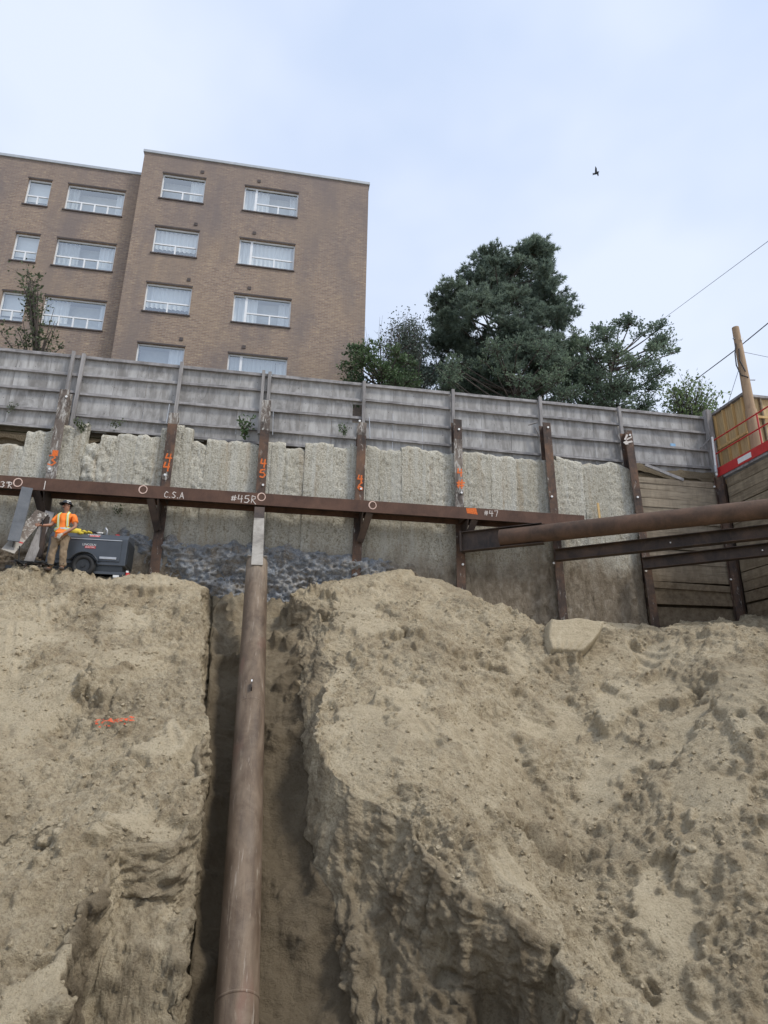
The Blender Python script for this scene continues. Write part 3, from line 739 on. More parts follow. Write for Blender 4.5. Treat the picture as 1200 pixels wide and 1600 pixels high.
# crumbs of soil lying on the berm
surf_idx = np.where(((Kf == 0) | (Kf == 4)) & (P[:, 1] > 7.3) & (P[:, 1] < 17.0) & (scr > 0.2))[0]
Bf = B.reshape(-1, 3)
pick = RNG.choice(surf_idx, 22000, replace=False)
t_ = (1 + 5 ** 0.5) / 2
ICO = np.array([(-1, t_, 0), (1, t_, 0), (-1, -t_, 0), (1, -t_, 0), (0, -1, t_), (0, 1, t_), (0, -1, -t_), (0, 1, -t_), (t_, 0, -1), (t_, 0, 1), (-t_, 0, -1), (-t_, 0, 1)]) / 1.9
ICF = np.array([(0, 11, 5), (0, 5, 1), (0, 1, 7), (0, 7, 10), (0, 10, 11), (1, 5, 9), (5, 11, 4), (11, 10, 2), (10, 7, 6), (7, 1, 8), (3, 9, 4), (3, 4, 2), (3, 2, 6), (3, 6, 8), (3, 8, 9), (4, 9, 5), (2, 4, 11), (6, 2, 10), (8, 6, 7), (9, 8, 1)])
size = 0.009 + 0.030 * RNG.random(len(pick)) ** 5
cv = Bf[pick][:, None, :] + ICO[None] * size[:, None, None] * (0.6 + 0.8 * RNG.random((len(pick), 12, 1)))
cf = (ICF[None] + 12 * np.arange(len(pick))[:, None, None]).reshape(-1, 3)
mc = bpy.data.meshes.new('soil_crumbs'); mc.from_pydata(cv.reshape(-1, 3), [], cf); mc.update(); mc.materials.append(MATS['soil'])
oc = bpy.data.objects.new('soil_crumbs', mc); COL.objects.link(oc)
tag(oc, 'loose crumbs of sandy soil strewn over the excavated slope', 'soil', kind='stuff')

# ================================================================== SHORING WALL (concrete piers, clay face)
YW = 18.0
PILES = [('43', 80, 740, 608, 100), ('44', 260, 740, 645, 272), ('45', 409, 740, 625, 416), ('46', 563, 740, 660, 567), ('47', 717, 740, 655, 715), ('48', 861, 740, 660, 853), ('49', 991, 740, 672, 980)]
PX = [at(u, v, 17.85)[0] for (_, u, v, _, _) in PILES]
wall = thing('shoring_wall', (2.0, 18.3, 2.0), 'rough grey concrete shoring wall of upright piers behind the rusty beams', 'wall')
def pier(x0, x1, ztop, zbot, yoff, rough, seed, topround=0.12):
    nx = max(5, int((x1 - x0) / 0.035)); nz = int((ztop - zbot) / 0.05)
    tx = np.linspace(0, 1, nx); tz = np.linspace(0, 1, nz)
    TX, TZ = np.meshgrid(tx, tz)
    edge = np.minimum(TX, 1 - TX) * (x1 - x0)
    X = x0 + (x1 - x0) * TX
    Z = zbot + (ztop - zbot) * TZ
    q = np.stack([X.ravel() + seed * 3.7, Z.ravel() * 0 + seed, Z.ravel()], 1)
    drop = topround * np.exp(-edge / 0.07) + 0.16 * fbm(np.stack([X.ravel() * 0.9, X.ravel() * 0, X.ravel() * 0 + 2.2], 1), 4, 0.6).reshape(X.shape) + 0.015 * (seed * 7.3 % 1.0)
    Z = Z - drop * sstep(TZ, 0.75, 1.0)
    bulge = -0.006 * sstep(edge, 0, 0.03)
    dn = (0.016 * fbm(q * np.array([1.6, 1, 1.0]), 3) + 0.012 * fbm(q * 8, 2, 0.7) + 0.012 * perlin(q * 21) + max(0, rough - 0.9) * (0.045 * fbm(q * np.array([3, 1, 4.0]), 3, 0.6) + 0.03 * np.abs(perlin(q * 7)))).reshape(X.shape) * rough
    Y = YW + 0.05 + yoff + bulge - dn
    Y[-3:] += np.array([[0.02], [0.07], [0.16]])
    G = np.stack([X, Y, Z], -1)
    back = G.copy(); back[..., 1] = YW + 0.34
    mb = MB(); mb.grid(G)
    c = nx
    def strip(line):
        a = line; b = line.copy(); b[:, 1] = YW + 0.34
        mb.grid(np.stack([a, b], 0), True)
    strip(G[-1]); strip(G[:, 0][::-1]); strip(G[:, -1])
    return part('concrete_pier', mb, 'rough_concrete', wall, smooth=True)
# pier edges read from the joints in the photograph (left to right), with the height of each top
EDG = [(-60, 690, 0, 1), (28, 668, .02, 1), (66, 664, -.02, 1.1), (106, 655, -.05, .8), (124, 690, .10, 1.8), (148, 678, .04, 1.5), (174, 674, -.02, .9), (206, 676, .02, 1.3), (243, 664, -.03, 1.2), (278, 668, -.06, .6), (294, 690, .10, 1.4),
       (318, 680, -.04, .7), (352, 684, -.02, .7), (374, 688, .0, .8), (402, 686, -.02, .7), (422, 688, -.08, .5), (444, 698, .08, 1.3), (475, 690, -.08, .5), (520, 698, .06, 1.2), (548, 694, -.03, .8), (573, 692, -.06, .6), (594, 698, .03, 1.2), (628, 697, -.05, .6), (668, 700, .05, 1.3), (706, 703, -.02, .9),
       (730, 706, .03, 1.2), (768, 710, .0, .9), (808, 713, .03, 1.2), (850, 716, .0, .9), (872, 714, .02, 1.1), (912, 720, .0, .9), (950, 722, .04, 1.2), (988, 724, 0, 1)]
for i in range(len(EDG) - 1):
    (u0, v0, yo, rg), (u1, _, _, _) = EDG[i], EDG[i + 1]
    x0 = at(u0, 740, YW)[0]; x1 = at(u1, 740, YW)[0]
    zt = at((u0 + u1) / 2, v0, YW)[2]
    zb = 1.4 if x0 > 4.5 else 2.2
    pier(x0, x1 - 0.001, zt, zb, yo * 0.2, rg, i * 1.37, random.choice([0.0, 0.0, 0.04]))

# dark wet clay exposed at the foot of the wall
nx, nz = 330, 110
cx = np.linspace(-8.2, 5.0, nx); cz = np.linspace(2.0, 5.35, nz); CX, CZ = np.meshgrid(cx, cz)
q = np.stack([CX.ravel(), CX.ravel() * 0 + 2, CZ.ravel()], 1)
topz = np.interp(cx, [-8.2, -6.5, -5.2, -4.3, -3.9, -3.3, -2.8, -2.0, -0.8, 0.4, 1.6, 2.2, 3.0, 3.9, 4.5, 5.0], [4.3, 4.4, 4.75, 4.95, 5.0, 4.95, 4.75, 4.80, 4.9, 4.75, 4.7, 4.62, 4.6, 4.45, 3.8, 3.2]) + 0.25 * fbm(np.stack([cx * 1.6, cx * 0, cx * 0], 1), 3)
rel = topz[None, :] - CZ
prot = 0.22 * sstep(rel, -0.02, 0.35) - 0.10 * sstep(rel, 0.5, 1.2) + 0.10 * sstep(rel, 1.0, 2.4)
hol = 0.55 * np.exp(-((CX + 3.95) / 0.55) ** 2 - ((CZ - 4.2) / 0.55) ** 2) + 0.3 * np.exp(-((CX + 3.1) / 0.4) ** 2 - ((CZ - 4.0) / 0.5) ** 2)
crag = (0.14 * fbm(q * np.array([1.4, 1, 2.0]), 3) + 0.05 * ridged(q * np.array([3.2, 1, 4.0]) + q[:, [2, 0, 1]] * 0.9, 3, 0.65) + 0.09 * fbm(q * 7, 4, 0.65) + 0.035 * perlin(q * 30)).reshape(CX.shape)
CY = YW + 0.12 - prot - crag * sstep(rel, -0.05, 0.25) + hol * 0.5 + 0.35 * sstep(-rel, 0.02, 0.16)
part('clay_face', MB().grid(np.stack([CX, CY, CZ], -1)), 'wet_clay', wall, smooth=True)

# ================================================================== SOLDIER PILES
def bolt(parent, p, r=0.035, mat='white_paint'):
    p = V3(p); mb = MB().tube([p, p + np.array([0, -0.03, 0])], r, 8)
    return part('bolt', mb, mat, parent)
PTXT = {'43': 'pale steel pile at the far left with orange paint, behind the worker', '44': 'rusty steel pile with orange 44 sprayed above the beam', '45': 'steel pile with pale flaking top and orange 45, above the sloping raker',
        '46': 'dark brown steel pile with orange 46 and pale flaking paint', '47': 'steel pile with dark cap and orange figures, standing over the beam\'s orange patch', '48': 'dark rusty steel pile rising above the right end of the brown beam', '49': 'rusty steel pile with white scribble, where concrete meets timber lagging'}
for i, (num, u, v, vt, ut) in enumerate(PILES):
    x = PX[i]; zt = at(ut, vt, 17.85)[2]; zb = 1.6
    lean = (at(ut, vt, 17.85)[0] - x) * 0.6
    zm = at(u, v, 17.85)[2]
    t = thing('soldier_pile', (x, 18.0, zb), PTXT[num], 'steel pile', 'steel soldier piles along the wall')
    def px(z): return x + lean * (z - zm) / max(0.1, zt - zm)
    p0, p1 = (px(zb), 18.0, zb), (px(zt), 18.0, zt)
    mat = 'pile_steel_pale' if num in ('43', '47') else 'pile_steel'
    if num in ('45', '44', '46'):
        zs = {'45': at(413, 672, 17.85)[2], '44': at(268, 662, 17.85)[2], '46': at(566, 680, 17.85)[2]}[num]
        ps = (px(zs), 18.0, zs)
        hbeam(t, p0, ps, 0.30, 0.27, 0.018, 0.014, (0, -1, 0), 'pile_steel')
        hbeam(t, (px(zs + 0.001), 18.0, zs + 0.001), p1, 0.30, 0.27, 0.018, 0.014, (0, -1, 0), 'pile_steel_pale')
    elif num == '47':
        zs = at(716, 686, 17.85)[2]; ps = (px(zs), 18.0, zs)
        hbeam(t, p0, (px(5.8), 18.0, 5.8), 0.30, 0.27, 0.018, 0.014, (0, -1, 0), 'pile_steel'); hbeam(t, (px(5.801), 18.0, 5.801), ps, 0.30, 0.27, 0.018, 0.014, (0, -1, 0), 'pile_steel_pale')
        hbeam(t, (px(zs + 0.001), 18.0, zs + 0.001), p1, 0.30, 0.27, 0.018, 0.014, (0, -1, 0), 'pile_steel')
    else:
        hbeam(t, p0, p1, 0.30, 0.27, 0.018, 0.014, (0, -1, 0), mat)
    fy = 18.0 - 0.152
    for (bu, bv) in {'43': [(78, 733), (104, 620)], '44': [(258, 742)], '45': [(411, 758), (409, 772)], '46': [(564, 764), (562, 658)], '47': [(717, 671), (721, 770), (723, 882)], '48': [(856, 668), (862, 776), (865, 880)], '49': [(984, 680), (996, 777), (1009, 892)]}[num]:
        p = at(bu, bv, fy); bolt(t, (p[0], fy, p[2]), 0.035)
    if num in ('43', '44'):
        bu, bv = (78, 733) if num == '43' else (258, 745)
        p = at(bu, bv, fy); part('anchor_plate', MB().tube([(p[0], fy - 0.001, p[2]), (p[0], fy - 0.012, p[2])], 0.10, 14), 'pile_steel_pale', t)
    mk = {'43': [('3', 80, 727, .30)], '44': [('4', 263, 722, .26), ('4', 260, 736, .26)], '45': [('4', 411, 730, .25), ('5', 410, 746, .25)], '46': [('4', 563, 754, .24), ('6', 563, 766, .24)], '47': [('4', 719, 744, .24), ('#', 720, 765, .34)], '48': [], '49': []}[num]
    if mk:
        mb = MB()
        for ch, mu, mv, hh in mk:
            p = at(mu, mv, fy); strokes(mb, ch, (p[0] - 0.3 * hh, fy, p[2]), (1, 0, 0), (0, 0, 1), hh, 0.042 if num != '47' else 0.055, (0, -1, 0))
        if num == '43': mb.box((px(zm) - 0.07, fy - 0.003, at(80, 712, fy)[2]), (px(zm) + 0.08, fy - 0.0015, at(80, 703, fy)[2]))
        part('painted_number', mb, 'orange_spray', t)
    if num == '49':
        mb = MB()
        for k in range(5):
            p = at(979 + (k % 2) * 3, 686 + k * 2.6, fy); strokes(mb, '.', (p[0] - 0.1, fy, p[2]), (1, 0, 0), (0, 0, 1), 2.2, 0.05, (0, -1, 0))
        part('painted_scribble', mb, 'white_chalk', t)
# pile standing in the corner of the two walls
xc = at(1122, 740, 17.9)[0]
t = thing('soldier_pile', (xc, 17.9, 1.5), 'mud stained corner pile where the two timber lagging walls meet', 'steel pile', 'steel soldier piles along the wall')
hbeam(t, (xc + 0.02, 17.9, 1.5), (xc + 0.02, 17.9, at(1120, 745, 17.9)[2]), 0.28, 0.24, 0.018, 0.014, (0.5, -0.85, 0), 'pile_steel')
for (bu, bv) in [(1143, 905), (1117, 760)]:
    p = at(bu, bv, 17.70); bolt(t, (p[0], 17.74, p[2]), 0.03)

# ================================================================== WALER
YFW = 17.2
wz1 = 5.98; wz0 = 5.63
wx0 = -9.0; wx1 = at(913, 806, YFW)[0]
wal = thing('waler_beam', (0, 17.5, wz0), 'long brown steel wale beam with chalk marks, running across the wall', 'steel beam')
part('flange', MB().box((wx0, YFW, wz0), (wx1, YFW + 0.022, wz1)), 'waler_steel', wal, bevel=0.004)
part('flange', MB().box((wx0, 17.80, wz0), (wx1, 17.822, wz1)), 'waler_steel', wal, bevel=0.004)
part('web', MB().box((wx0, YFW + 0.0225, wz0 + 0.15), (wx1 - 0.001, 17.7995, wz0 + 0.165)), 'dark_steel', wal)
for xs in (-6.25, -3.2, -0.55, 2.4, 5.4):          # stiffener plates between the flanges
    for dx in (-0.12, 0.12):
        part('stiffener', MB().box((xs + dx - 0.008, YFW + 0.0225, wz0 + 0.005), (xs + dx + 0.008, 17.7995, wz0 + 0.149)), 'dark_steel', wal)
# knee brackets below the beam
for xs, flip in ((PX[0] + .12, 1), (PX[1] - 0.02, 1), (PX[3] + 0.02, -1), (PX[4] + 0.06, -1)):
    mb = MB()
    poly = [(xs, 17.20, wz0 - 0.002), (xs, 17.84, wz0 - 0.002), (xs, 17.84, wz0 - 0.75), (xs, 17.70, wz0 - 0.75)]
    mb.prism([(p[0] - 0.015, p[1], p[2]) for p in poly], (0.03, 0, 0))
    part('bracket', mb, 'dark_steel', wal)
    part('bracket', MB().beam((xs - flip * 0.20, 17.24, wz0 - 0.004), (xs, 17.72, wz0 - 0.74), 0.20, 0.02, (0, 0.7, 0.7)), 'dark_steel', wal)
# chalk marks on the front flange
def wmark(txt, u, v, h, mat, w=0.022, adv=0.85):
    p = at(u, v, YFW); mb = strokes(MB(), txt, (p[0], YFW, p[2]), (1, 0, 0), (0, 0, 1), h, w, (0, -1, 0), adv, 0.02)
    return part('chalk_mark', mb, mat, wal)
wmark('3"R', 0, 761, 0.155, 'white_chalk', 0.02)
wmark('C.S.A', 256, 777, 0.17, 'white_chalk', 0.020)
wmark('#45R', 361, 784, 0.21, 'white_chalk', 0.022)
wmark('#47', 757, 806, 0.18, 'white_chalk', 0.020)
for (u, v) in [(28, 754), (223.5, 765), (408.5, 776.5), (582, 789.5)]:
    p = at(u, v, YFW); mb = MB()
    for rr, off in ((0.115, 0), (0.107, 0.006)):
        pts = [(p[0] + off + rr * 0.92 * math.cos(a), p[2] + rr * math.sin(a)) for a in [2 * math.pi * i / 28 for i in range(29)]]
        for k, ((ax, az), (bx, bz)) in enumerate(zip(pts[:-1], pts[1:])):
            d = unit((bx - ax, 0, bz - az)); s = np.array([d[2], 0, -d[0]]) * 0.010; y = YFW - 0.004 - 0.0002 * len(mb.f)
            mb.add([(ax - s[0], y, az - s[2]), (bx - s[0], y, bz - s[2]), (bx + s[0], y, bz + s[2]), (ax + s[0], y, az + s[2])], [(0, 1, 2, 3)])
    part('chalk_circle', mb, 'pink_chalk', wal)
p = at(70, 758, YFW); part('chalk_mark', MB().box((p[0] - 0.010, YFW - 0.005, wz0 + 0.03), (p[0] + 0.010, YFW - 0.003, wz1 - 0.08)), 'white_chalk', wal)
p = at(728, 794, YFW); q1 = at(745, 804, YFW); part('paint_patch', MB().add([(p[0], YFW - 0.004, p[2]), (q1[0] - .02, YFW - 0.004, p[2] + .02), (q1[0] + 0.03, YFW - 0.004, q1[2]), (p[0] + .03, YFW - 0.004, q1[2] + .02)], [(0, 3, 2, 1)]), 'orange_spray', wal)

# ================================================================== RAKER
RA = at(405, 806, 17.25); RB_ = at(369, 1604, 8.95)
rd = unit(RB_ - RA); rn = unit(np.cross((1, 0, 0), rd)); rn = rn if rn[2] > 0 else -rn      # rn: normal on the upper side
rake = thing('raker_pipe', tuple(RB_), 'big rusty pipe raker sloping down through the trench from the beam', 'pipe brace')
d0 = ray(401, 878)
# pipe starts where the sight line through its top end meets the axis
best = min(np.linspace(0, 6, 600), key=lambda s: np.linalg.norm(np.cross(RA + rd * s, d0 / np.linalg.norm(d0))))
PR = 0.254
ptop = RA + rd * (best + 0.1); pbot = RB_ + rd * 1.6
L = np.linalg.norm(pbot - ptop)
path = [ptop + rd * (L * k / 40) for k in range(41)]
part('pipe', MB().tube(path, PR, 40), 'raker_steel', rake, smooth=True, auto=True)
for s, rr in ((L * 0.835, 0.262), (L * 0.42, 0.2565)):
    part('weld_collar', MB().tube([ptop + rd * (s - 0.02), ptop + rd * (s - 0.012), ptop + rd * (s + 0.012), ptop + rd * (s + 0.02)], [PR - 0.002, rr, rr, PR - 0.002], 40), 'raker_steel', rake, smooth=True)
# slotted wide-flange stub joining pipe and beam, its upper flange left pale
s0 = RA + rd * 0.0; s1 = ptop + rd * 0.45
side = unit(np.cross(rd, rn))
c = (s0 + s1) / 2; h = (s1 - s0) / 2
top1 = RA + rd * 0.62
part('stub_flange', MB().obox((top1 + s1) / 2 + rn * (PR + 0.014), (s1 - top1) / 2, side * 0.135, rn * 0.011), 'pale_steel', rake, bevel=0.003)
part('stub_flange', MB().obox((s0 + top1) / 2 + rn * (PR + 0.014), (top1 - s0) / 2 * 0.999, side * 0.135, rn * 0.011), 'dark_steel', rake, bevel=0.003)
part('stub_flange', MB().obox((s0 + ptop) / 2 - rn * (PR - 0.03), (ptop - s0) / 2 * 0.999, side * 0.135, rn * 0.011), 'dark_steel', rake)
part('stub_web', MB().obox((s0 + ptop) / 2, (ptop - s0) / 2 * 0.999, side * 0.008, rn * (PR - 0.02)), 'dark_steel', rake)
part('cap_plate', MB().obox(ptop - rd * 0.012, rd * 0.010, side * 0.23, rn * 0.235), 'pale_steel', rake)
lp = at(392, 1072, 0) if False else None
lpd = ray(392, 1074); sL = min(np.linspace(0, L, 900), key=lambda s: np.linalg.norm(np.cross(ptop + rd * s + rn * 0.27, lpd / np.linalg.norm(lpd))))
pl = ptop + rd * sL + rn * 0.255
part('lifting_lug', MB().obox(pl + rn * 0.045, rd * 0.07, side * 0.010, rn * 0.05), 'dark_steel', rake, bevel=0.004)
part('lug_tip', MB().obox(pl + rn * 0.045 - rd * 0.095, rd * 0.024, side * 0.011, rn * 0.05), 'white_paint', rake)

# ================================================================== UNFINISHED RAKER CONNECTION beside the worker
lb = thing('raker_stub', (-6.9, 16.9, 4.2), 'dark grey steel stub slanting down from the beam, left of the worker', 'steel beam')
a = at(42, 768, 17.22); b = at(20, 852, 16.25)
hbeam(lb, a, b, 0.30, 0.26, 0.02, 0.014, (0.25, -0.75, 0.6), 'grey_steel')
pl_ = thing('steel_plate', tuple(at(10, 865, 16.2)), 'slanting steel plate with pale foot and red line, left of the worker', 'steel plate')
pa = at(66, 800, 17.3); pb = at(12, 862, 16.2)
part('plate', MB().beam(pa, pa + (pb - pa) * 0.68, 0.30, 0.03, (0.3, -0.6, 0.7)), 'pile_steel_pale', pl_, bevel=0.004)
part('plate_foot', MB().beam(pa + (pb - pa) * 0.681, pb, 0.30, 0.03, (0.3, -0.6, 0.7)), 'pale_steel', pl_, bevel=0.004)
dd = unit(pb - pa); ps_ = unit(np.cross(dd, (0.3, -0.6, 0.7))); pu = np.cross(ps_, dd)
part('paint_line', MB().obox(pb - dd * 0.42 + pu * 0.0175, dd * 0.022, ps_ * 0.149, pu * 0.002), 'red_paint', pl_)
w_ = thing('timber_prop', tuple(at(45, 888, 16.6)), 'grey timber board propped against the wall below the steel stub', 'timber')
part('board', MB().beam(at(78, 800, 17.5), at(42, 885, 17.0), 0.22, 0.05, (0.3, -0.8, 0.5)), 'grey_timber_post', w_)
w_ = thing('steel_channel', tuple(at(66, 880, 16.9)), 'dark upright steel channel standing behind the worker\'s arm', 'steel channel')
hbeam(w_, at(62, 872, 17.2), at(74, 806, 17.35), 0.12, 0.10, 0.012, 0.01, (0, -1, 0), 'dark_steel')

# ================================================================== CORNER STRUT AND BRACES
SZ = 5.0
sa = at(722, 852, 17.5); sa[2] = SZ; sb = atz(1200, 795, SZ); sdir = unit(sb - sa)
send = sb + sdir * 4.6
strut = thing('corner_strut', tuple(sa), 'thick brown steel pipe strut slanting to the right across the corner', 'pipe brace')
s_on = at(790, 845, 17.0); ps0 = sa + sdir * 1.15
part('pipe', MB().tube([ps0 + (send - ps0) * k / 24 for k in range(25)], 0.245, 36), 'strut_steel', strut, smooth=True, auto=True)
hbeam(strut, sa + sdir * 0.02, sa + sdir * 2.35, 0.58, 0.24, 0.022, 0.016, (0, 0, 1), 'dark_steel', ('stub_flange', 'stub_web'))
part('end_plate', MB().obox(sa, sdir * 0.02, np.cross(sdir, (0, 0, 1)) * 0.16, np.array([0, 0, 0.31])), 'dark_steel', strut)
for (a, b, lab) in [((868, 868), (1200, 831), 'upper of two dark steel braces just beneath the pipe strut'), ((1005, 881), (1200, 859), 'lower of two dark steel braces beneath the pipe strut, lowest in the corner')]:
    p0 = at(a[0], a[1], 17.7); p1 = atz(b[0], b[1], p0[2]); d = unit(p1 - p0)
    t = thing('corner_brace', tuple(p0), lab, 'steel brace', 'dark corner braces')
    end = p0 + d * ((14.43 - p0[0]) / d[0])
    hbeam(t, p0, end, 0.35, 0.28, 0.018, 0.012, (0, 0, 1), 'dark_steel')
    part('bolt', MB().tube([p0 + d * 3.2 + np.array([0, 0, .0]), p0 + d * 3.2 + np.cross(d, (0, 0, 1)) * 0.03], 0.02, 8), 'white_paint', t)

# ================================================================== TIMBER LAGGING (end bay and side wall)
lag = thing('lagging_wall', (12.9, 18.1, 1.5), 'brown timber lagging boards between the last pile and the corner', 'wall')
z = 1.5; k = 0
xa, xb = PX[6] + 0.10, xc - 0.05
ztop_l = at(1050, 752, 18.05)[2]
while z < ztop_l:
    hgt = random.choice([0.20, 0.24, 0.29, 0.29, 0.30])
    low = z < 5.2
    gap = random.choice([0.006, 0.01, 0.015, 0.03]) if low else random.choice([0.004, 0.006, 0.01])
    y = 18.02 + random.uniform(-0.02, 0.03) + (random.uniform(-0.03, 0.05) if low else 0)
    tl, tr = random.uniform(-0.02, 0.02), random.uniform(-0.02, 0.02)
    if low: tl *= 2.2; tr *= 2.2
    part('board', MB().prism([(xa, y, z + tl), (xb, y + random.uniform(-.02, .02), z + tr), (xb, y, z + hgt + tr), (xa, y, z + hgt + tl)], (0, 0.075, 0)), 'lagging_timber', lag, bevel=0.006)
    z += hgt + gap; k += 1
# loose broken board and soil on top of the lagging
part('broken_board', MB().beam(at(1008, 726, 18.1), at(1068, 750, 18.0), 0.04, 0.10), 'grey_timber', lag)
side = thing('side_lagging_wall', (14.44, 15.0, 1.5), 'timber lagging wall running off at right below the red toe board', 'wall')
XS = 14.44; z = 1.5
while z < 7.75:
    hgt = random.choice([0.24, 0.29, 0.30, 0.32]); z2 = min(z + hgt, 7.84)
    x = XS + random.uniform(-0.02, 0.03); tl = random.uniform(-0.03, 0.03)
    part('board', MB().prism([(x, 17.75, z + tl), (x, 10.6, z), (x, 10.6, z2), (x, 17.75, z2 + tl)], (0.075, 0, 0)), 'lagging_timber_side', side, bevel=0.006)
    z = z2 + random.choice([0.006, 0.01, 0.025])
part('cap_timber', MB().beam((XS + 0.03, 17.95, 7.89), (XS + 0.03, 10.6, 7.89), 0.20, 0.09), 'grey_timber', side)

# ================================================================== FENCE
YF = 18.55
FT = 10.42
fence = thing('hoarding_fence', (4.0, YF, 8.0), 'weathered grey plywood fence with timber rails along the top of the wall', 'fence')
posts = [at(u, 620, YF)[0] for u in (-40, 122, 278, 420, 568, 705, 840, 963, 1106)]
for i, x in enumerate(posts):
    zt = FT + random.uniform(0.02, 0.12)
    part('post', MB().beam((x, YF - 0.12, 7.9), (x + random.uniform(-.03, .03), YF - 0.12, zt), 0.10, 0.10, (0, -1, 0)), 'grey_timber_post', fence, bevel=0.006)
for x, zt in ((at(108, 600, YF)[0] + 0.02, FT + 0.07), (at(411, 600, YF)[0], FT + 0.06)):
    part('post', MB().beam((x, YF - 0.14, 8.3), (x, YF - 0.14, zt), 0.09, 0.10, (0, -1, 0)), 'grey_timber_post', fence, bevel=0.006)
for i in range(len(posts) - 1):
    x0, x1 = posts[i], posts[i + 1]
    sag = random.uniform(-0.03, 0.03)
    for k, zr in enumerate((FT - 0.05, 9.80, 9.14, 8.48, 8.02)):
        dz = random.uniform(-0.035, 0.035) if k else 0
        part('rail', MB().beam((x0 + 0.052, YF - 0.055, zr + dz), (x1 - 0.052, YF - 0.055, zr + dz + random.uniform(-.03, .03) * (k > 0)), 0.07, 0.085 if k else 0.10), 'grey_timber', fence, bevel=0.005)
    nsh = 3 if x1 - x0 > 2.4 else 2
    xs = np.linspace(x0, x1, nsh + 1)
    for j in range(nsh):
        a, b = xs[j] + 0.004, xs[j + 1] - 0.004
        zb = 8.02 + random.uniform(-0.06, 0.05); zt = FT + random.uniform(-0.03, 0.02); y = YF + random.uniform(0, 0.012)
        if i == 3 and j == nsh - 1:            # hole broken out beside the post of pile 46
            hb = at(548, 660, YF)[2]; ht = at(556, 632, YF)[2]; hx = at(551, 645, YF)[0]
            part('panel', MB().box((a, y, zb), (b, y + 0.018, hb)), 'grey_plywood', fence)
            part('panel', MB().box((a, y, ht), (b, y + 0.018, zt)), 'grey_plywood', fence)
            part('panel', MB().box((a, y, hb + 0.001), (hx, y + 0.018, ht - 0.001)), 'grey_plywood', fence)
            part('panel', MB().box((hx + 0.01, y + 0.03, hb - 0.14), (b - 0.02, y + 0.045, hb + 0.06)), 'lagging_timber', fence)
            continue
        part('panel', MB().box((a, y, zb), (b, y + 0.018, zt)), 'grey_plywood', fence)
# diagonal props and straps hanging on the fence
for (u0, v0, u1, v1) in [(836, 668, 853, 702), (965, 680, 982, 718), (826, 664, 840, 660), (265, 632, 260, 662), (577, 652, 578, 686), (427, 644, 426, 680), (1095, 700, 1110, 684)]:
    part('strap', MB().beam(at(u0, v0, YF - 0.19), at(u1, v1, YF - 0.20), 0.02, 0.07, (0, -1, 0.1)), 'galvanised' if u0 in (265, 577, 427) else 'grey_timber_post', fence)
p = at(1052, 697, YF - 0.01); part('sticker', MB().box((p[0] - 0.10, YF - 0.005, p[2] - 0.12), (p[0] + 0.10, YF - 0.003, p[2] + 0.10)), 'blue_sticker', fence)
# earth packed under the fence
ax = np.linspace(-9.5, 14.8, 320); ay = np.linspace(18.25, 18.95, 12); AX, AY = np.meshgrid(ax, ay)
AZ = 7.50 + 0.35 * sstep(AX, -1.0, 5.0) + 0.9 * sstep(AY, 18.62, 18.85) * (1 - 0.4 * sstep(AX, -1.0, 5.0)) + 0.35 * sstep(AX, 11.2, 11.6) * sstep(AY, 18.25, 18.4) + 0.16 * fbm(np.stack([AX.ravel() * 1.3, AY.ravel(), AX.ravel() * 0], 1), 3).reshape(AX.shape) + 0.25 * np.exp(-((AX - 11.8) / 0.8) ** 2)
eb = part('earth_bank', MB().grid(np.stack([AX, AY, AZ], -1)), 'soil', smooth=True); eb['kind'] = 'structure'
at3 = eb.data.attributes.new('damp_shade', 'FLOAT', 'POINT'); at3.data.foreach_set('value', np.full(len(eb.data.vertices), 0.9, np.float32))  # dark of the gap under the fence, painted into the soil colour
re_ = part('retained_earth', MB().box((-40, 18.36, 0), (14.75, 18.42, 7.70)).box((14.60, 10.0, 0), (14.68, 18.355, 7.70)).box((11.35, 18.30, 7.2), (14.70, 18.355, 8.0)).box((-40, 18.96, 7.0), (14.75, 19.0, 8.05)), 'soil'); re_['kind'] = 'structure'
at3 = re_.data.attributes.new('damp_shade', 'FLOAT', 'POINT'); at3.data.foreach_set('value', np.full(len(re_.data.vertices), 0.95, np.float32))

# ================================================================== NEW HOARDING, GUARD RAIL, POLE at right
XH = 14.92
hoard = thing('plywood_hoarding', (XH, 16.85, 8.0), 'new yellow plywood hoarding with upright studs behind the utility pole', 'fence')
part('panel', MB().box((XH, 17.66, 7.75), (XH + 0.02, 18.45, 10.46)), 'new_plywood', hoard)
part('panel', MB().box((XH, 16.85, 7.75), (XH + 0.02, 17.655, 10.44)), 'new_plywood', hoard)
for k in range(4): part('stud', MB().box((XH - 0.09, 18.38 - k * 0.47 - 0.025, 7.8), (XH - 0.002, 18.38 - k * 0.47 + 0.025, 10.42)), 'new_timber', hoard)
part('rail', MB().box((XH - 0.095, 16.80, 10.465), (XH + 0.05, 18.5, 10.55)), 'grey_timber', hoard)
part('rail', MB().box((XH - 0.135, 16.9, 9.1), (XH - 0.092, 18.4, 9.185)), 'new_timber', hoard)
for k in range(4):
    x0_ = XH + 0.022 + k * 1.22
    part('panel', MB().box((x0_, 16.86, 7.75), (x0_ + 1.21, 16.88, 10.36 - 0.01 * k)), 'new_plywood', hoard)
for k in range(9): part('stud', MB().box((XH + 0.45 + k * 0.5, 16.77, 7.8), (XH + 0.50 + k * 0.5, 16.858, 10.34)), 'lagging_timber_side' if k == 0 else 'new_timber', hoard)
part('rail', MB().box((XH + 0.02, 16.75, 10.37), (XH + 5.0, 16.90, 10.45)), 'grey_timber', hoard)
part('rail', MB().box((XH + 0.1, 16.73, 9.6), (XH + 5.0, 16.768, 9.68)), 'new_timber', hoard)
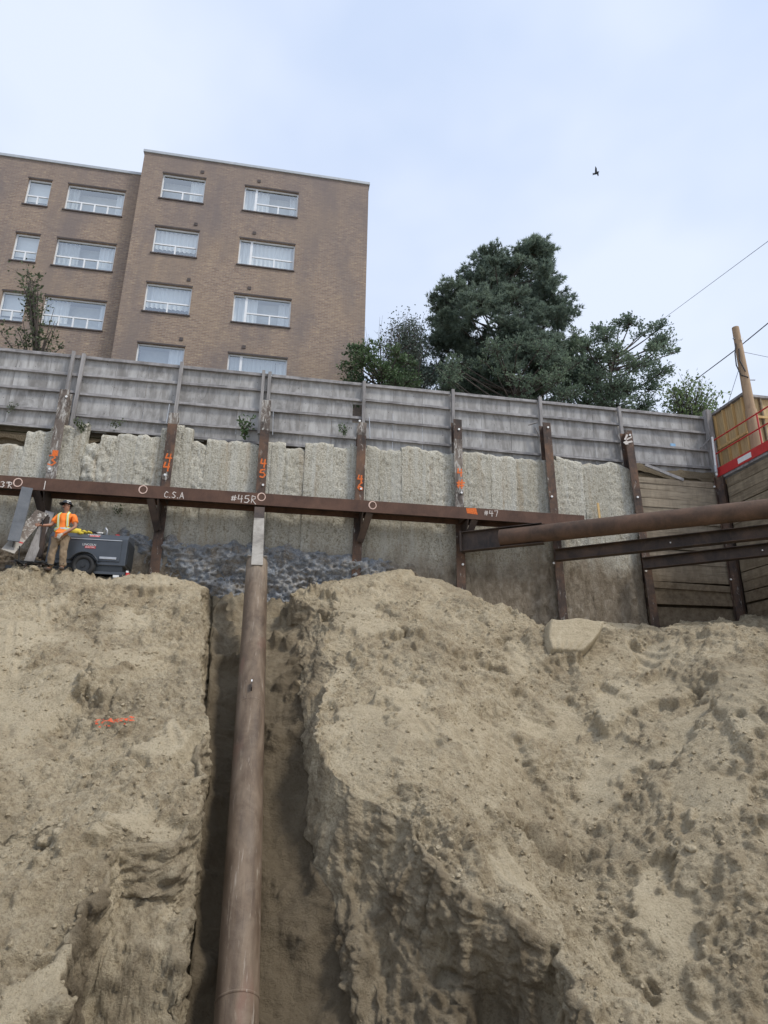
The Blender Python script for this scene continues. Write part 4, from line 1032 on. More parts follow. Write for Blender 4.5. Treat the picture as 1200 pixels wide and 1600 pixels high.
part('post', MB().beam((14.62, 18.40, 7.8), (14.62, 18.40, 10.62), 0.20, 0.20, (0, -1, 0)), 'grey_timber_post', fence)
rail = thing('guard_rail', (14.36, 15.0, 7.9), 'red painted guard rail with toe board on top of the side wall', 'guard rail')
XG = 14.36
tb0, tb1 = 18.02, 10.5
part('toe_board', MB().box((XG - 0.02, tb1, 7.93), (XG + 0.015, tb0, 8.24)), 'red_paint', rail, bevel=0.004)
for zr in (8.75, 9.25):
    part('rail', MB().tube([(XG, tb0, zr), (XG, tb1, zr)], 0.024, 8), 'red_paint', rail)
for y in (17.98, 15.9, 13.8, 11.6):
    part('post', MB().tube([(XG, y, 7.93), (XG, y, 9.28)], 0.026, 8), 'red_paint', rail)
p = atx(1163, 715, XG - 0.022)
part('sign_plate', MB().box((XG - 0.026, p[1] - 0.30, 8.0), (XG - 0.0205, p[1] + 0.30, 8.17)), 'white_paint', rail)
t = thing('white_pipe_post', tuple(at(1120, 742, 18.3)), 'thin white pipe standing at the corner end of the red guard rail', 'pipe')
part('pipe', MB().tube([at(1120, 743, 17.9), at(1113, 683, 17.9)], 0.035, 10), 'white_paint', t)
part('bracket', MB().tube([at(1119, 738, 17.88), at(1118, 728, 17.88)], 0.055, 10), 'galvanised', t)

pole = thing('utility_pole', (14.97, 16.6, 7.9), 'bare wooden utility pole behind the red guard rail', 'utility pole')
pb = at(1184, 700, 16.55); ptp = at(1149, 512, 16.6)
part('shaft', MB().tube([pb - np.array([0, 0, 0.6]), pb + (ptp - pb) * 0.5, ptp], [0.155, 0.14, 0.11], 16), 'pole_wood', pole, smooth=True, auto=True)
pm = lambda f: pb + (ptp - pb) * f
part('sheath', MB().tube([pb - np.array([0, 0, 0.2]), pm(0.30)], [0.19, 0.17], 16), 'pole_wood', pole, smooth=True, auto=True)
part('cable_loop', MB().tube([pm(0.85) + np.array([-0.14, -.05, 0]), pm(0.76) + np.array([-0.24, -.05, 0]), pm(0.66) + np.array([-0.27, -.05, 0]), pm(0.58) + np.array([-0.17, -.05, 0]), pm(0.55) + np.array([0, -.16, 0])], 0.02, 6), 'wire_black', pole)
part('cable_loop', MB().tube([pm(0.80) + np.array([-0.10, -.10, 0]), pm(0.70) + np.array([-0.16, -.10, 0]), pm(0.60) + np.array([-0.06, -.15, 0])], 0.018, 6), 'wire_black', pole)
part('step_bolt', MB().tube([pm(0.55), pm(0.55) + np.array([0.33, -0.05, 0])], 0.018, 6), 'galvanised', pole)
part('step_bolt', MB().tube([pm(0.90) + np.array([-.16, 0, 0]), pm(0.90)], 0.03, 6), 'galvanised', pole)
tp = pm(0.88); part('tag', MB().box((tp[0] + 0.0, tp[1] - 0.155, tp[2] - 0.05), (tp[0] + 0.08, tp[1] - 0.145, tp[2] + 0.05)), 'white_paint', pole)
def wire(pts, r, label, mat='wire_black', sag=0.0):
    path = []
    for a, b in zip(pts[:-1], pts[1:]):
        a, b = V3(a), V3(b)
        for k in range(12):
            t = k / 12; path.append(a + (b - a) * t - np.array([0, 0, sag * 4 * t * (1 - t)]))
    path.append(V3(pts[-1]))
    o = part('overhead_wire', MB().tube(path, r, 5), mat, base=path[0]); tag(o, label, 'wire', 'overhead wires'); return o
wire([at(1330, 283, 13), at(1200, 377, 16), at(1030, 503, 27), at(990, 530, 30)], 0.010, 'thin wire crossing the open sky high above the utility pole')
wire([at(1330, 398, 15.0), pm(0.84) + np.array([0.06, 0.14, 0]), at(1062, 612, 27)], 0.019, 'thick black cable passing behind the top of the utility pole')
wire([pm(0.80) + np.array([0.1, 0.05, 0]), at(1200, 558, 18.5), at(1330, 608, 20)], 0.008, 'thin wire leaving the utility pole towards the right edge')
wire([pm(0.66) + np.array([-.05, .1, 0]), at(1137, 632, 19.3), at(1134, 650, 19.5)], 0.008, 'thin guy wire dropping from the utility pole to the hoarding')

# ================================================================== BRICK APARTMENT BUILDING
YBD = 24.0
bld = thing('apartment_building', (-4, YBD, 7.7), 'brown brick apartment block with rows of white framed windows', 'building')
def z_at(u, v, Y=YBD): return at(u, v, Y)[2]
XE = at(576, 292, YBD)[0]; XM = at(226, 240, YBD)[0]
ZT1 = at(400, 263.5, YBD)[2]; ZT0 = at(110, 259, YBD + 0.5)[2]
WIN = []
def wrow(u0, v0, u1, style, Y, rows_, h=1.37, pitch=2.88):
    x0 = at(u0, v0, Y)[0]; x1 = at(u1, v0 + 9, Y)[0]; zt = at(u0, v0, Y)[2]
    for k in range(rows_): WIN.append((x0, x1, zt - k * pitch - h, zt - k * pitch, style, Y, k))
wrow(255, 270, 322, 'C', YBD, 5); wrow(383, 290, 467, 'D', YBD, 5)
wrow(107, 287, 197, 'A', YBD + 0.5, 5); wrow(45, 278, 81, 'B', YBD + 0.5, 5)
wrow(-130, 262, -50, 'A', YBD + 0.5, 5)
def facade(name, x0, x1, z0, z1, Y, wins, mat):
    xs = sorted({x0, x1, *[w[0] for w in wins], *[w[1] for w in wins]}); zs = sorted({z0, z1, *[w[2] for w in wins], *[w[3] for w in wins]})
    mb = MB()
    for a, b in zip(xs[:-1], xs[1:]):
        for c, d in zip(zs[:-1], zs[1:]):
            mx, mz = (a + b) / 2, (c + d) / 2
            if any(w[0] < mx < w[1] and w[2] < mz < w[3] for w in wins): continue
            mb.add([(a, Y, c), (b, Y, c), (b, Y, d), (a, Y, d)], [(0, 1, 2, 3)])
    for w in wins:
        a, b, c, d = w[:4]; y2 = Y + 0.16
        mb.add([(a, Y, c), (a, y2, c), (a, y2, d), (a, Y, d)], [(0, 1, 2, 3)]); mb.add([(b, Y, c), (b, y2, c), (b, y2, d), (b, Y, d)], [(3, 2, 1, 0)])
        mb.add([(a, Y, c), (b, Y, c), (b, y2, c), (a, y2, c)], [(0, 1, 2, 3)]); mb.add([(a, Y, d), (b, Y, d), (b, y2, d), (a, y2, d)], [(3, 2, 1, 0)])
    return part(name, mb, mat, bld)
facade('wall', XM, XE, 7.6, ZT1, YBD, [w for w in WIN if w[5] == YBD], 'brick_wall')
facade('wall', -24.0, XM + 0.02, 7.6, ZT0, YBD + 0.5, [w for w in WIN if w[5] != YBD], 'brick_wall')
part('wall', MB().add([(XE, YBD, 7.6), (XE, YBD + 14, 7.6), (XE, YBD + 14, ZT1), (XE, YBD, ZT1)], [(0, 1, 2, 3)]), 'brick_wall', bld)
part('wall', MB().add([(XM, YBD, 7.6), (XM, YBD + 14, 7.6), (XM, YBD + 14, ZT1), (XM, YBD, ZT1)], [(3, 2, 1, 0)]), 'brick_wall', bld)
part('roof', MB().box((XM, YBD + 0.2, ZT1 - 0.3), (XE - 0.02, YBD + 14, ZT1 - 0.2)), 'lintel_dark', bld)
part('roof', MB().box((-24, YBD + 0.7, ZT0 - 0.3), (XM - 0.02, YBD + 14, ZT0 - 0.2)), 'lintel_dark', bld)
part('coping', MB().box((XM - 0.05, YBD - 0.06, ZT1), (XE + 0.05, YBD + 0.3, ZT1 + 0.13)), 'coping_metal', bld)
part('coping', MB().box((XE - 0.25, YBD + 0.301, ZT1), (XE + 0.05, YBD + 14, ZT1 + 0.13)), 'coping_metal', bld)
part('coping', MB().box((-24, YBD + 0.44, ZT0), (XM - 0.052, YBD + 0.8, ZT0 + 0.13)), 'coping_metal', bld)
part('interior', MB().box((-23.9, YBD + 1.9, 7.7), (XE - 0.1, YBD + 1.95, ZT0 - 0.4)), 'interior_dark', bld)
for k in range(5):
    zf = WIN[0][2] - 0.55 - k * 2.88
    part('floor_slab', MB().box((-23.8, YBD + 0.75, zf - 0.2), (XE - 0.12, YBD + 1.88, zf)), 'blind_cloth', bld)
def curtain(parent, x0, x1, z0, z1, y, mat='curtain_cloth'):
    n = max(6, int((x1 - x0) / 0.03)); xs = np.linspace(x0, x1, n)
    ys = y + 0.035 * np.sin(xs * 34 + random.random() * 6) + 0.015 * np.sin(xs * 71)
    G = np.zeros((2, n, 3)); G[0, :, 0] = xs; G[1, :, 0] = xs; G[:, :, 1] = ys; G[0, :, 2] = z0; G[1, :, 2] = z1
    return part('curtain', MB().grid(G), mat, parent, smooth=True)
for wi, (x0, x1, z0, z1, st, Y, k) in enumerate(WIN):
    yf = Y + 0.10; y2 = Y + 0.158; fw = 0.055
    mb = MB()
    mb.box((x0, yf, z0), (x0 + fw, y2, z1)); mb.box((x1 - fw, yf, z0), (x1, y2, z1))
    mb.box((x0 + fw, yf, z0), (x1 - fw, y2, z0 + fw)); mb.box((x0 + fw, yf, z1 - fw), (x1 - fw, y2, z1))
    W = x1 - x0; zt = z0 + 0.40 * (z1 - z0); xi = x0 + fw; panes = []
    cuts = {'A': [x0 + W * f for f in (0.27, 0.50, 0.73)], 'B': [x0 + W * 0.5], 'C': [x0 + W * 0.5], 'D': [x0 + W * 0.64]}[st]
    if st == 'D':
        xv = x0 + W * 0.22; mb.box((xv - 0.05, yf + 0.001, z0 + fw), (xv + 0.05, y2 - 0.001, z1 - fw)); panes.append((x0 + fw, xv - 0.05, z0 + fw, z1 - fw)); xi = xv + 0.05
    mb.box((xi, yf + 0.002, zt - 0.03), (x1 - fw, y2 - 0.002, zt + 0.03))
    panes.append((xi, x1 - fw, zt + 0.03, z1 - fw))
    cc = [xi] + cuts + [x1 - fw]
    for c in cuts: mb.box((c - 0.03, yf + 0.003, z0 + fw), (c + 0.03, y2 - 0.003, zt - 0.03))
    for a, b in zip(cc[:-1], cc[1:]):
        panes.append((a + (0.03 if a != xi else 0), b - (0.03 if b != x1 - fw else 0), z0 + fw, zt - 0.03))
    w = part('window', mb, 'window_frame_white', bld)
    for (a, b, c, d) in panes: part('pane', MB().add([(a, yf + 0.03, c), (b, yf + 0.03, c), (b, yf + 0.03, d), (a, yf + 0.03, d)], [(0, 1, 2, 3)]), 'window_glass', w)
    part('sill', MB().box((x0 - 0.04, Y - 0.05, z0 - 0.06), (x1 + 0.04, Y + 0.099, z0 - 0.002)), 'lintel_dark', w)
    part('lintel', MB().box((x0 - 0.02, Y - 0.012, z1 + 0.002), (x1 + 0.02, Y + 0.09, z1 + 0.07)), 'lintel_dark', w)
    rr = random.random(); yc = Y + 0.34; CM = random.choice(['curtain_cloth', 'curtain_cloth', 'blind_cloth'])
    if st == 'A':
        curtain(w, x0, x0 + W * random.uniform(.12, .42), z0 - .05, z1, yc, CM); curtain(w, x1 - W * random.uniform(.12, .3), x1, z0 - .05, z1, yc)
        part('blind', MB().box((x0, yc + 0.3, z0 + .45), (x1, yc + 0.31, z1 + .05)), 'blind_cloth', w)
    elif st == 'D':
        curtain(w, x0, x0 + W * random.uniform(.3, .95), z0 - .05, z1, yc, CM); curtain(w, x1 - W * random.uniform(.15, .3), x1, z0 + random.choice([-.05, .45]), z1, yc + 0.1)
        part('blind', MB().box((x0, yc + 0.3, z0 + .3), (x1, yc + 0.31, z1 + .05)), 'blind_cloth', w)
    elif st == 'C':
        if k in (1, 2): curtain(w, x0, x1, z0 + (.45 if k == 1 else .4), z1, yc)
        else:
            curtain(w, x1 - W * .35, x1, z0 - .05, z1, yc); part('blind', MB().box((x0, yc + 0.3, z0 + .45), (x1, yc + 0.31, z1 + .05)), 'blind_cloth', w)
    else:
        part('blind', MB().box((x0, yc, z0 + .42), (x1, yc + 0.01, z1 + .05)), 'curtain_cloth', w)
    if st in 'CD' and k < 4:
        xv = x0 + W * (0.9 if st == 'C' else 0.25); part('vent', MB().box((xv - .07, Y - 0.03, z1 + .28), (xv + .07, Y + 0.02, z1 + .42)), 'lintel_dark', bld)

# ================================================================== TREES AND PLANTS
def leaf_mesh(name, pts, nrm, size, tone, mat, parent, aspect=0.55):
    """kite-shaped leaves at pts, each with its own direction and size"""
    n = len(pts); a = RNG.normal(size=(n, 3)) * 0.8 + nrm; a /= np.linalg.norm(a, axis=1)[:, None]
    b = np.cross(a, RNG.normal(size=(n, 3))); b /= np.maximum(np.linalg.norm(b, axis=1)[:, None], 1e-6)
    c = np.cross(a, b); s = size[:, None]
    v = np.stack([pts, pts + a * s * 0.5 + b * s * aspect * 0.5 + c * s * 0.08, pts + a * s, pts + a * s * 0.5 - b * s * aspect * 0.5 + c * s * 0.08], 1).reshape(-1, 3)
    f = np.arange(4 * n).reshape(-1, 4)
    return foliage(name, v, f, np.repeat(tone, 4), mat, parent)
def foliage(name, v, f, tone, mat, parent):
    b = ORG[parent.name]; me = bpy.data.meshes.new(name); me.from_pydata((v - b).tolist(), [], f.tolist()); me.update()
    me.materials.append(MATS[mat]); at2 = me.attributes.new('tone', 'FLOAT', 'POINT'); at2.data.foreach_set('value', np.clip(tone, 0, 1).astype(np.float32))
    o = bpy.data.objects.new(name, me); COL.objects.link(o); o.parent = parent; ORG[o.name] = b; return o
def bez(p0, p1, p2, n):
    t = np.linspace(0, 1, n)[:, None]; return (1 - t) ** 2 * p0 + 2 * t * (1 - t) * p1 + t * t * p2
def broadleaf(name, base, prof, label, nbr, nleaf, size, mat, trunk_r=0.14, droop=0.0, spread=0.5, group='trees behind the fence', up=0.5, cat='tree', multi=1):
    base = V3(base); t = thing(name, tuple(base), label, cat, group)
    prof = np.array(prof); zs = prof[:, 0]; rad = lambda z: np.interp(z, zs, prof[:, 2]); cx = lambda z: np.interp(z, zs, prof[:, 1])
    ztop = zs.max(); tr = MB()
    for m in range(multi):
        off = 0 if multi == 1 else (m - (multi - 1) / 2) * 0.25
        tr.tube([(base[0] + off + (cx(z) - base[0]) * ((z - base[2]) / (ztop - base[2])) + (0.1 * math.sin(z * 1.7 + m)), base[1] + 0.1 * math.cos(z * 1.3 + m), z) for z in np.linspace(base[2], ztop - 0.25, 10)], list(np.linspace(trunk_r, 0.018, 10)), 8)
    part('trunk', tr, 'bark', t, smooth=True)
    br = MB(); pts, nr_, tn = [], [], []
    per = max(1, nleaf // nbr)
    for i in range(nbr):
        z = zs.min() + (ztop - zs.min()) * random.random() ** 0.9; an = random.uniform(0, 6.28); r = rad(z) * random.uniform(0.35, 1.08)
        z0 = base[2] + (z - base[2]) * random.uniform(0.45, 0.8); f0 = (z0 - base[2]) / (ztop - base[2])
        p0 = np.array([base[0] + (cx(z0) - base[0]) * f0, base[1], z0]); p2 = np.array([cx(z) + math.cos(an) * r, base[1] + math.sin(an) * r * 0.8, z])
        p1 = (p0 + p2) / 2 + np.array([0, 0, up * 0.5 * (1 - droop)]); n = 6; path = bez(p0, p1, p2, n)
        br.tube(list(path), list(np.linspace(0.035, 0.008, n)), 4, False); tone = random.uniform(0.1, 0.8)
        for s in range(4):
            j = random.randint(2, n - 1); q = path[j]; e = q + RNG.normal(size=3) * np.array([0.35, 0.35, 0.25]) * spread + np.array([0, 0, 0.12 - droop * 0.2])
            br.tube([q, (q + e) / 2, e], [0.010, 0.007, 0.004], 3, False)
            for _ in range(max(1, per // 4)):
                f = random.random() ** 0.7; pts.append(q + (e - q) * f + RNG.normal(size=3) * 0.10 * spread * 2); nr_.append(unit(e - q) * 0.7 + np.array([0, 0, 0.2])); tn.append(tone + random.uniform(-.25, .25))
    part('branch', br, 'bark', t)
    leaf_mesh('crown', np.array(pts), np.array(nr_), RNG.uniform(0.7, 1.3, len(pts)) * size, np.array(tn), mat, t)
    return t
def clump_tree(name, base, prof, label, nblob, per, br_, mat, needle=False, size=0.14, trunk_r=0.2, group='trees behind the fence', extra=()):
    """crown made of separate leafy clumps carried on limbs; prof: (z, centre x, half width)"""
    base = V3(base); t = thing(name, tuple(base), label, 'tree', group)
    prof = np.array(prof); zs = prof[:, 0]; rad = lambda z: np.interp(z, zs, prof[:, 2]); cx = lambda z: np.interp(z, zs, prof[:, 1]); ztop = zs.max()
    part('trunk', MB().tube([(base[0] + (cx(z) - base[0]) * (z - base[2]) / (ztop - base[2]) + 0.08 * math.sin(z), base[1], z) for z in np.linspace(base[2], ztop - 1.0, 12)], list(np.linspace(trunk_r, 0.05, 12)), 10), 'bark', t, smooth=True)
    br = MB(); tp, td, tt = [], [], []
    blobs = []
    for i in range(nblob):
        z = zs.min() + (ztop - zs.min()) * ((i + 0.5) / nblob) ** 0.9; rb = br_ * random.uniform(0.65, 1.15) * (1 - 0.35 * (z - zs.min()) / (ztop - zs.min()))
        z = min(z, ztop - rb * 1.15); an = i * 2.399 + random.uniform(-.4, .4); r = max(0, rad(z) - rb * 0.75) * random.choice([0.45, 0.85, 1.0, 1.0, 1.05])
        blobs.append((np.array([cx(z) + math.cos(an) * r, base[1] + math.sin(an) * r * 0.85, z]), rb))
    blobs += [(V3(p), r) for p, r in extra]
    for c, rb in blobs:
        z0 = max(base[2] + 0.8, min(c[2] - 0.35 * abs(c[0] - cx(c[2])) - 0.5, ztop - 1.5)); p0 = np.array([base[0] + (cx(z0) - base[0]) * (z0 - base[2]) / (ztop - base[2]), base[1], z0])
        br.tube(list(bez(p0, (p0 + c) / 2 - np.array([0, 0, 0.15]), c, 7)), list(np.linspace(0.05, 0.018, 7)), 5, False)
        tone = random.uniform(0.15, 0.75)
        for k in range(max(6, int(per * (rb / br_) ** 2 / 14))):
            d = unit(RNG.normal(size=3) * np.array([1, 1, 0.75]) + np.array([0, 0, 0.25])); e = c + d * rb * np.array([1.1, 1.1, 0.72]) * random.uniform(0.75, 1.1)
            br.tube([c, (c + e) / 2 + RNG.normal(size=3) * 0.04, e], [0.012, 0.008, 0.004], 3, False)
            f = RNG.random((14, 1)) ** 0.55; tp.append(c + (e - c) * f + RNG.normal(size=(14, 3)) * 0.085 * rb); td.append(np.repeat(unit(d + np.array([0, 0, 0.5]))[None], 14, 0)); tt.append(tone + RNG.uniform(-.22, .22, 14))
    part('branch', br, 'bark', t)
    tp, td, tt = np.concatenate(tp), np.concatenate(td), np.concatenate(tt); n = len(tp)
    if needle:
        NN = 10; a = td[:, None, :] * 0.8 + RNG.normal(size=(n, NN, 3)) * 0.6; a /= np.linalg.norm(a, axis=2, keepdims=True)
        b = np.cross(a, RNG.normal(size=(n, NN, 3))); b /= np.maximum(np.linalg.norm(b, axis=2, keepdims=True), 1e-6)
        ln = RNG.uniform(0.12, 0.26, (n, NN, 1)); P0 = tp[:, None, :]
        v = np.stack([P0 - b * 0.022, P0 + b * 0.022, P0 + a * ln], 2).reshape(-1, 3)
        foliage('crown', v, np.arange(len(v)).reshape(-1, 3), np.repeat(tt, NN * 3), mat, t)
    else:
        leaf_mesh('crown', tp, td, RNG.uniform(0.7, 1.3, n) * size, tt, mat, t)
    return t
def profile(rows_, Y):
    out = []
    for (v, u0, u1) in rows_:
        a, b = at(u0, v, Y), at(u1, v, Y); out.append((a[2], (a[0] + b[0]) / 2, (b[0] - a[0]) / 2))
    return sorted(out)
G0 = 7.72
YP = 26.5
pr = profile([(390, 776, 806), (402, 744, 862), (418, 728, 866), (440, 698, 868), (465, 684, 884), (500, 674, 888), (540, 668, 886), (580, 664, 884), (640, 690, 870)], YP)
ex_ = [(at(u, v, YP), r) for u, v, r in [(752, 428, .6), (790, 406, .45), (826, 412, .5), (850, 430, .6), (800, 425, .65), (768, 416, .5), (722, 440, .7), (694, 470, .7), (868, 472, .7), (690, 505, .8), (866, 505, .8), (700, 540, .9), (866, 545, .9)]]
clump_tree('pine_tree', (pr[0][1], YP, G0), pr, 'tall dark pine rising above the middle of the fence', 92, 560, 1.15, 'pine_needles', True, trunk_r=0.3, extra=ex_)
YQ = 25.0
pr = profile([(515, 925, 1020), (530, 895, 1040), (550, 880, 1040), (580, 870, 1035), (620, 870, 1025), (660, 900, 1010)], YQ)
ex_ = [(at(u, v, YQ), r) for u, v, r in [(1045, 548, .4), (1028, 540, .5), (1055, 550, .25), (1020, 508, .35), (936, 516, .4), (900, 540, .6), (880, 560, .7), (885, 590, .8), (1000, 522, .45), (900, 575, .9), (912, 600, .9), (880, 610, .9), (930, 560, .8), (905, 548, .7), (925, 585, .9), (898, 525, .5)]]
clump_tree('broadleaf_tree', (pr[0][1], YQ, G0), pr, 'loose dark broadleaf tree right of the pine with an arching twig', 42, 820, 0.85, 'dark_leaves', size=0.125, trunk_r=0.13, extra=ex_)
pr = profile([(598, 1055, 1085), (612, 1040, 1118), (630, 1040, 1122), (650, 1045, 1118), (680, 1060, 1100)], 23.5)
broadleaf('maple_tree', (pr[0][1], 23.5, G0), pr, 'pale green maple top peeping over the fence near the utility pole', 90, 2800, 0.17, 'pale_leaves', 0.08, 0.1, 0.8)
pr = profile([(545, 700, 850), (570, 690, 900), (600, 680, 920), (640, 690, 900)], 24.2)
clump_tree('understory_tree', (pr[0][1], 24.2, G0), pr, 'dense dark bush growing in front of the pine trunk', 44, 420, 0.8, 'dark_leaves', size=0.12, trunk_r=0.12)
pr = profile([(500, 630, 665), (515, 600, 668), (545, 588, 675), (580, 585, 690), (620, 600, 680)], 26.0)
broadleaf('willow_shrub', (pr[0][1], 26.0, G0), pr, 'feathery grey green shrub between the brick building and the pine', 240, 14000, 0.11, 'grey_leaves', 0.07, 0.6, 0.9)
pr = profile([(538, 540, 600), (555, 530, 640), (580, 526, 665), (620, 540, 650)], 22.6)
clump_tree('green_shrub', (pr[0][1], 22.6, G0), pr, 'mid green leafy shrub at the foot of the building corner', 30, 420, 0.65, 'green_leaves', size=0.12, trunk_r=0.07)
pr = profile([(428, 38, 60), (450, 5, 74), (480, 0, 98), (505, -5, 116), (530, -8, 126), (560, 10, 115)], 21.2)
broadleaf('sapling', (at(55, 560, 21.2)[0], 21.2, G0), pr, 'sparse young tree in front of the building at far left', 40, 1000, 0.13, 'brown_leaves', 0.06, 0.0, 0.55, up=0.2)
# bare twigs beside the building corner
tw = thing('bare_bush', tuple(at(590, 600, 23.5)), 'leafless thin twigs beside the building corner', 'bush')
mb = MB()
for k in range(14):
    a = at(570 + 4 * k, 600, 23.5); b = at(560 + 5 * k + random.uniform(-15, 15), 492 + random.uniform(0, 40), 23.5)
    mb.tube([a, (a + b) / 2 + RNG.normal(size=3) * 0.1, b], [0.014, 0.010, 0.004], 4)
    for s in range(4):
        q = a + (b - a) * random.uniform(.4, .95); mb.tube([q, q + RNG.normal(size=3) * 0.2 + np.array([0, 0, .25])], [0.007, 0.003], 3)
part('twig', mb, 'bark', tw)
def weed(base, h, w, n, size, mat, label, name='weed'):
    base = V3(base); t = thing(name, tuple(base), label, 'plant', 'weeds growing from the wall'); mb = MB(); pts, nn, tn = [], [], []
    for k in range(max(4, n // 12)):
        e = base + np.array([random.uniform(-w, w), random.uniform(-.12, .02), h * random.uniform(.55, 1)]); m = (base + e) / 2 + RNG.normal(size=3) * 0.04
        pa_ = bez(base, m, e, 5); mb.tube(list(pa_), [0.008, 0.007, 0.006, 0.005, 0.003], 4)
        for _ in range(12):
            f = random.random(); q = pa_[min(4, int(f * 5))] + RNG.normal(size=3) * 0.05; pts.append(q); nn.append((unit(e - base) * 0.5 + RNG.normal(size=3) * 0.4)); tn.append(random.random())
    part('stem', mb, 'bark', t); leaf_mesh('leaves', np.array(pts), np.array(nn), RNG.uniform(.7, 1.3, len(pts)) * size, np.array(tn), mat, t); return t
weed(at(382, 680, 18.2), 0.62, 0.20, 130, 0.12, 'green_leaves', 'leafy green weed hanging on the fence between piles 44 and 45')
weed(at(128, 672, 18.05), 0.22, 0.25, 100, 0.09, 'brown_leaves', 'olive moss and weeds on the broken wall top beside pile 43')
weed(at(538, 676, 18.3), 0.30, 0.18, 90, 0.08, 'green_leaves', 'wispy weed at the fence foot left of pile 46')
weed(at(16, 640, 18.4), 0.15, 0.16, 40, 0.07, 'brown_leaves', 'few dry leaves stuck on the fence boards at far left')
weed(at(187, 800, 17.9), 0.14, 0.10, 36, 0.06, 'green_leaves', 'small green moss tuft on the wall above the welder')
weed(at(178, 665, 18.35), 0.10, 0.25, 40, 0.08, 'brown_leaves', 'dry vine trailing on the lowest fence board near pile 43')

# ================================================================== WELDER GENERATOR ON TRAILER
ZG = 3.28
WY0, WY1 = 16.62, 17.42
wx_l, wx_r = at(92, 870, WY0)[0] - 0.30, at(197, 870, WY0)[0]
wzb, wzt = at(150, 884, WY0)[2] + 0.02, at(150, 836, WY0)[2] + 0.06
wel = thing('welder_generator', ((wx_l + wx_r) / 2, 17.0, ZG), 'dark grey engine welder on a two wheel trailer behind the worker', 'welder')
prof_ = [(WY0, wzb), (WY1, wzb), (WY1, wzt - 0.10), (WY1 - 0.10, wzt), (WY0 + 0.13, wzt), (WY0, wzt - 0.13)]
part('body', MB().prism([(wx_l, y, z_) for y, z_ in prof_], (wx_r - wx_l, 0, 0)), 'welder_paint', wel, bevel=0.02)
part('end_panel', MB().box((wx_r + 0.002, WY0 + 0.06, wzb + 0.05), (wx_r + 0.022, WY1 - 0.06, wzt - 0.16)), 'welder_paint_dark', wel, bevel=0.008)
dz0, dz1 = wzb + 0.10, wzt - 0.20
door = part('side_door', MB().box((wx_l + 0.12, WY0 - 0.022, dz0), (wx_r - 0.14, WY0 - 0.001, dz1)), 'welder_paint', wel, bevel=0.008)
part('door_handle', MB().box((wx_r - 0.62, WY0 - 0.045, dz0 + 0.05), (wx_r - 0.22, WY0 - 0.023, dz0 + 0.11)), 'galvanised', door, bevel=0.006)
part('door_trim', MB().box((wx_l + 0.12, WY0 - 0.032, dz1 + 0.008), (wx_r - 0.14, WY0 - 0.002, dz1 + 0.03)), 'galvanised', wel)
part('skirt', MB().box((wx_l + 0.05, WY0 + 0.03, wzb - 0.14), (wx_r - 0.06, WY1 - 0.03, wzb - 0.002)), 'welder_paint_dark', wel)
part('frame_rail', MB().box((wx_l - 0.1, WY0 + 0.0, wzb - 0.22), (wx_r + 0.02, WY0 + 0.06, wzb - 0.15)), 'welder_paint', wel, bevel=0.006)
part('frame_rail', MB().box((wx_l - 0.1, WY1 - 0.06, wzb - 0.22), (wx_r + 0.02, WY1, wzb - 0.15)), 'welder_paint', wel, bevel=0.006)
part('bumper', MB().box((wx_r - 0.25, WY0 - 0.02, wzb - 0.30), (wx_r + 0.05, WY1 + 0.02, wzb - 0.225)), 'welder_paint_dark', wel, bevel=0.006)
part('tongue', MB().beam((wx_l - 0.1, 17.0, wzb - 0.19), (wx_l - 1.0, 17.0, ZG + 0.25), 0.08, 0.08), 'welder_paint_dark', wel)
def torus(mb, c, R0, r0, axis=1, n=28, m=10):
    vs, fs = [], []
    for i in range(n):
        a = 2 * math.pi * i / n
        for j in range(m):
            b = 2 * math.pi * j / m; rr = R0 + r0 * math.cos(b) * 0.8; h = r0 * math.sin(b)
            vs.append((c[0] + rr * math.cos(a), c[1] + h, c[2] + rr * math.sin(a)))
    for i in range(n):
        for j in range(m): fs.append((i * m + j, i * m + (j + 1) % m, ((i + 1) % n) * m + (j + 1) % m, ((i + 1) % n) * m + j))
    return mb.add(vs, fs)
wcx = at(129, 895, WY0 - 0.06)[0]
for y in (WY0 - 0.08, WY1 + 0.08):
    wc = (wcx, y, ZG + 0.27)
    ty = part('wheel', torus(MB(), wc, 0.215, 0.085), 'black_rubber', wel, smooth=True)
    part('rim', MB().tube([(wc[0], y - 0.05, wc[2]), (wc[0], y + 0.05, wc[2])], 0.155, 20), 'rim_grey', ty)
    part('hub', MB().tube([(wc[0], y - 0.075, wc[2]), (wc[0], y + 0.075, wc[2])], 0.05, 12), 'rim_grey', ty)
    nf = 12; arc = [R(20 + 140 * k / nf) for k in range(nf + 1)]
    mb = MB().grid(np.array([[(wc[0] + 0.34 * math.cos(a), y + dy, wc[2] + 0.33 * math.sin(a)) for a in arc] for dy in (-0.11, 0.11)]))
    fd = part('fender', mb, 'welder_paint', wel, smooth=True); md = fd.modifiers.new('solid', 'SOLIDIFY'); md.thickness = 0.008
tl = at(206, 902, WY0)
part('tail_light', MB().box((wx_r + 0.052, WY0 - 0.02, wzb - 0.30), (wx_r + 0.13, WY0 + 0.05, wzb - 0.16)), 'red_paint', wel, bevel=0.006)
part('reflector', MB().box((wx_r + 0.052, WY0 - 0.018, wzb - 0.155), (wx_r + 0.10, WY0 + 0.05, wzb - 0.11)), 'white_paint', wel)
part('licence_plate', MB().box((wx_r - 0.24, WY0 - 0.028, wzb - 0.295), (wx_r - 0.10, WY0 - 0.021, wzb - 0.235)), 'white_paint', wel)
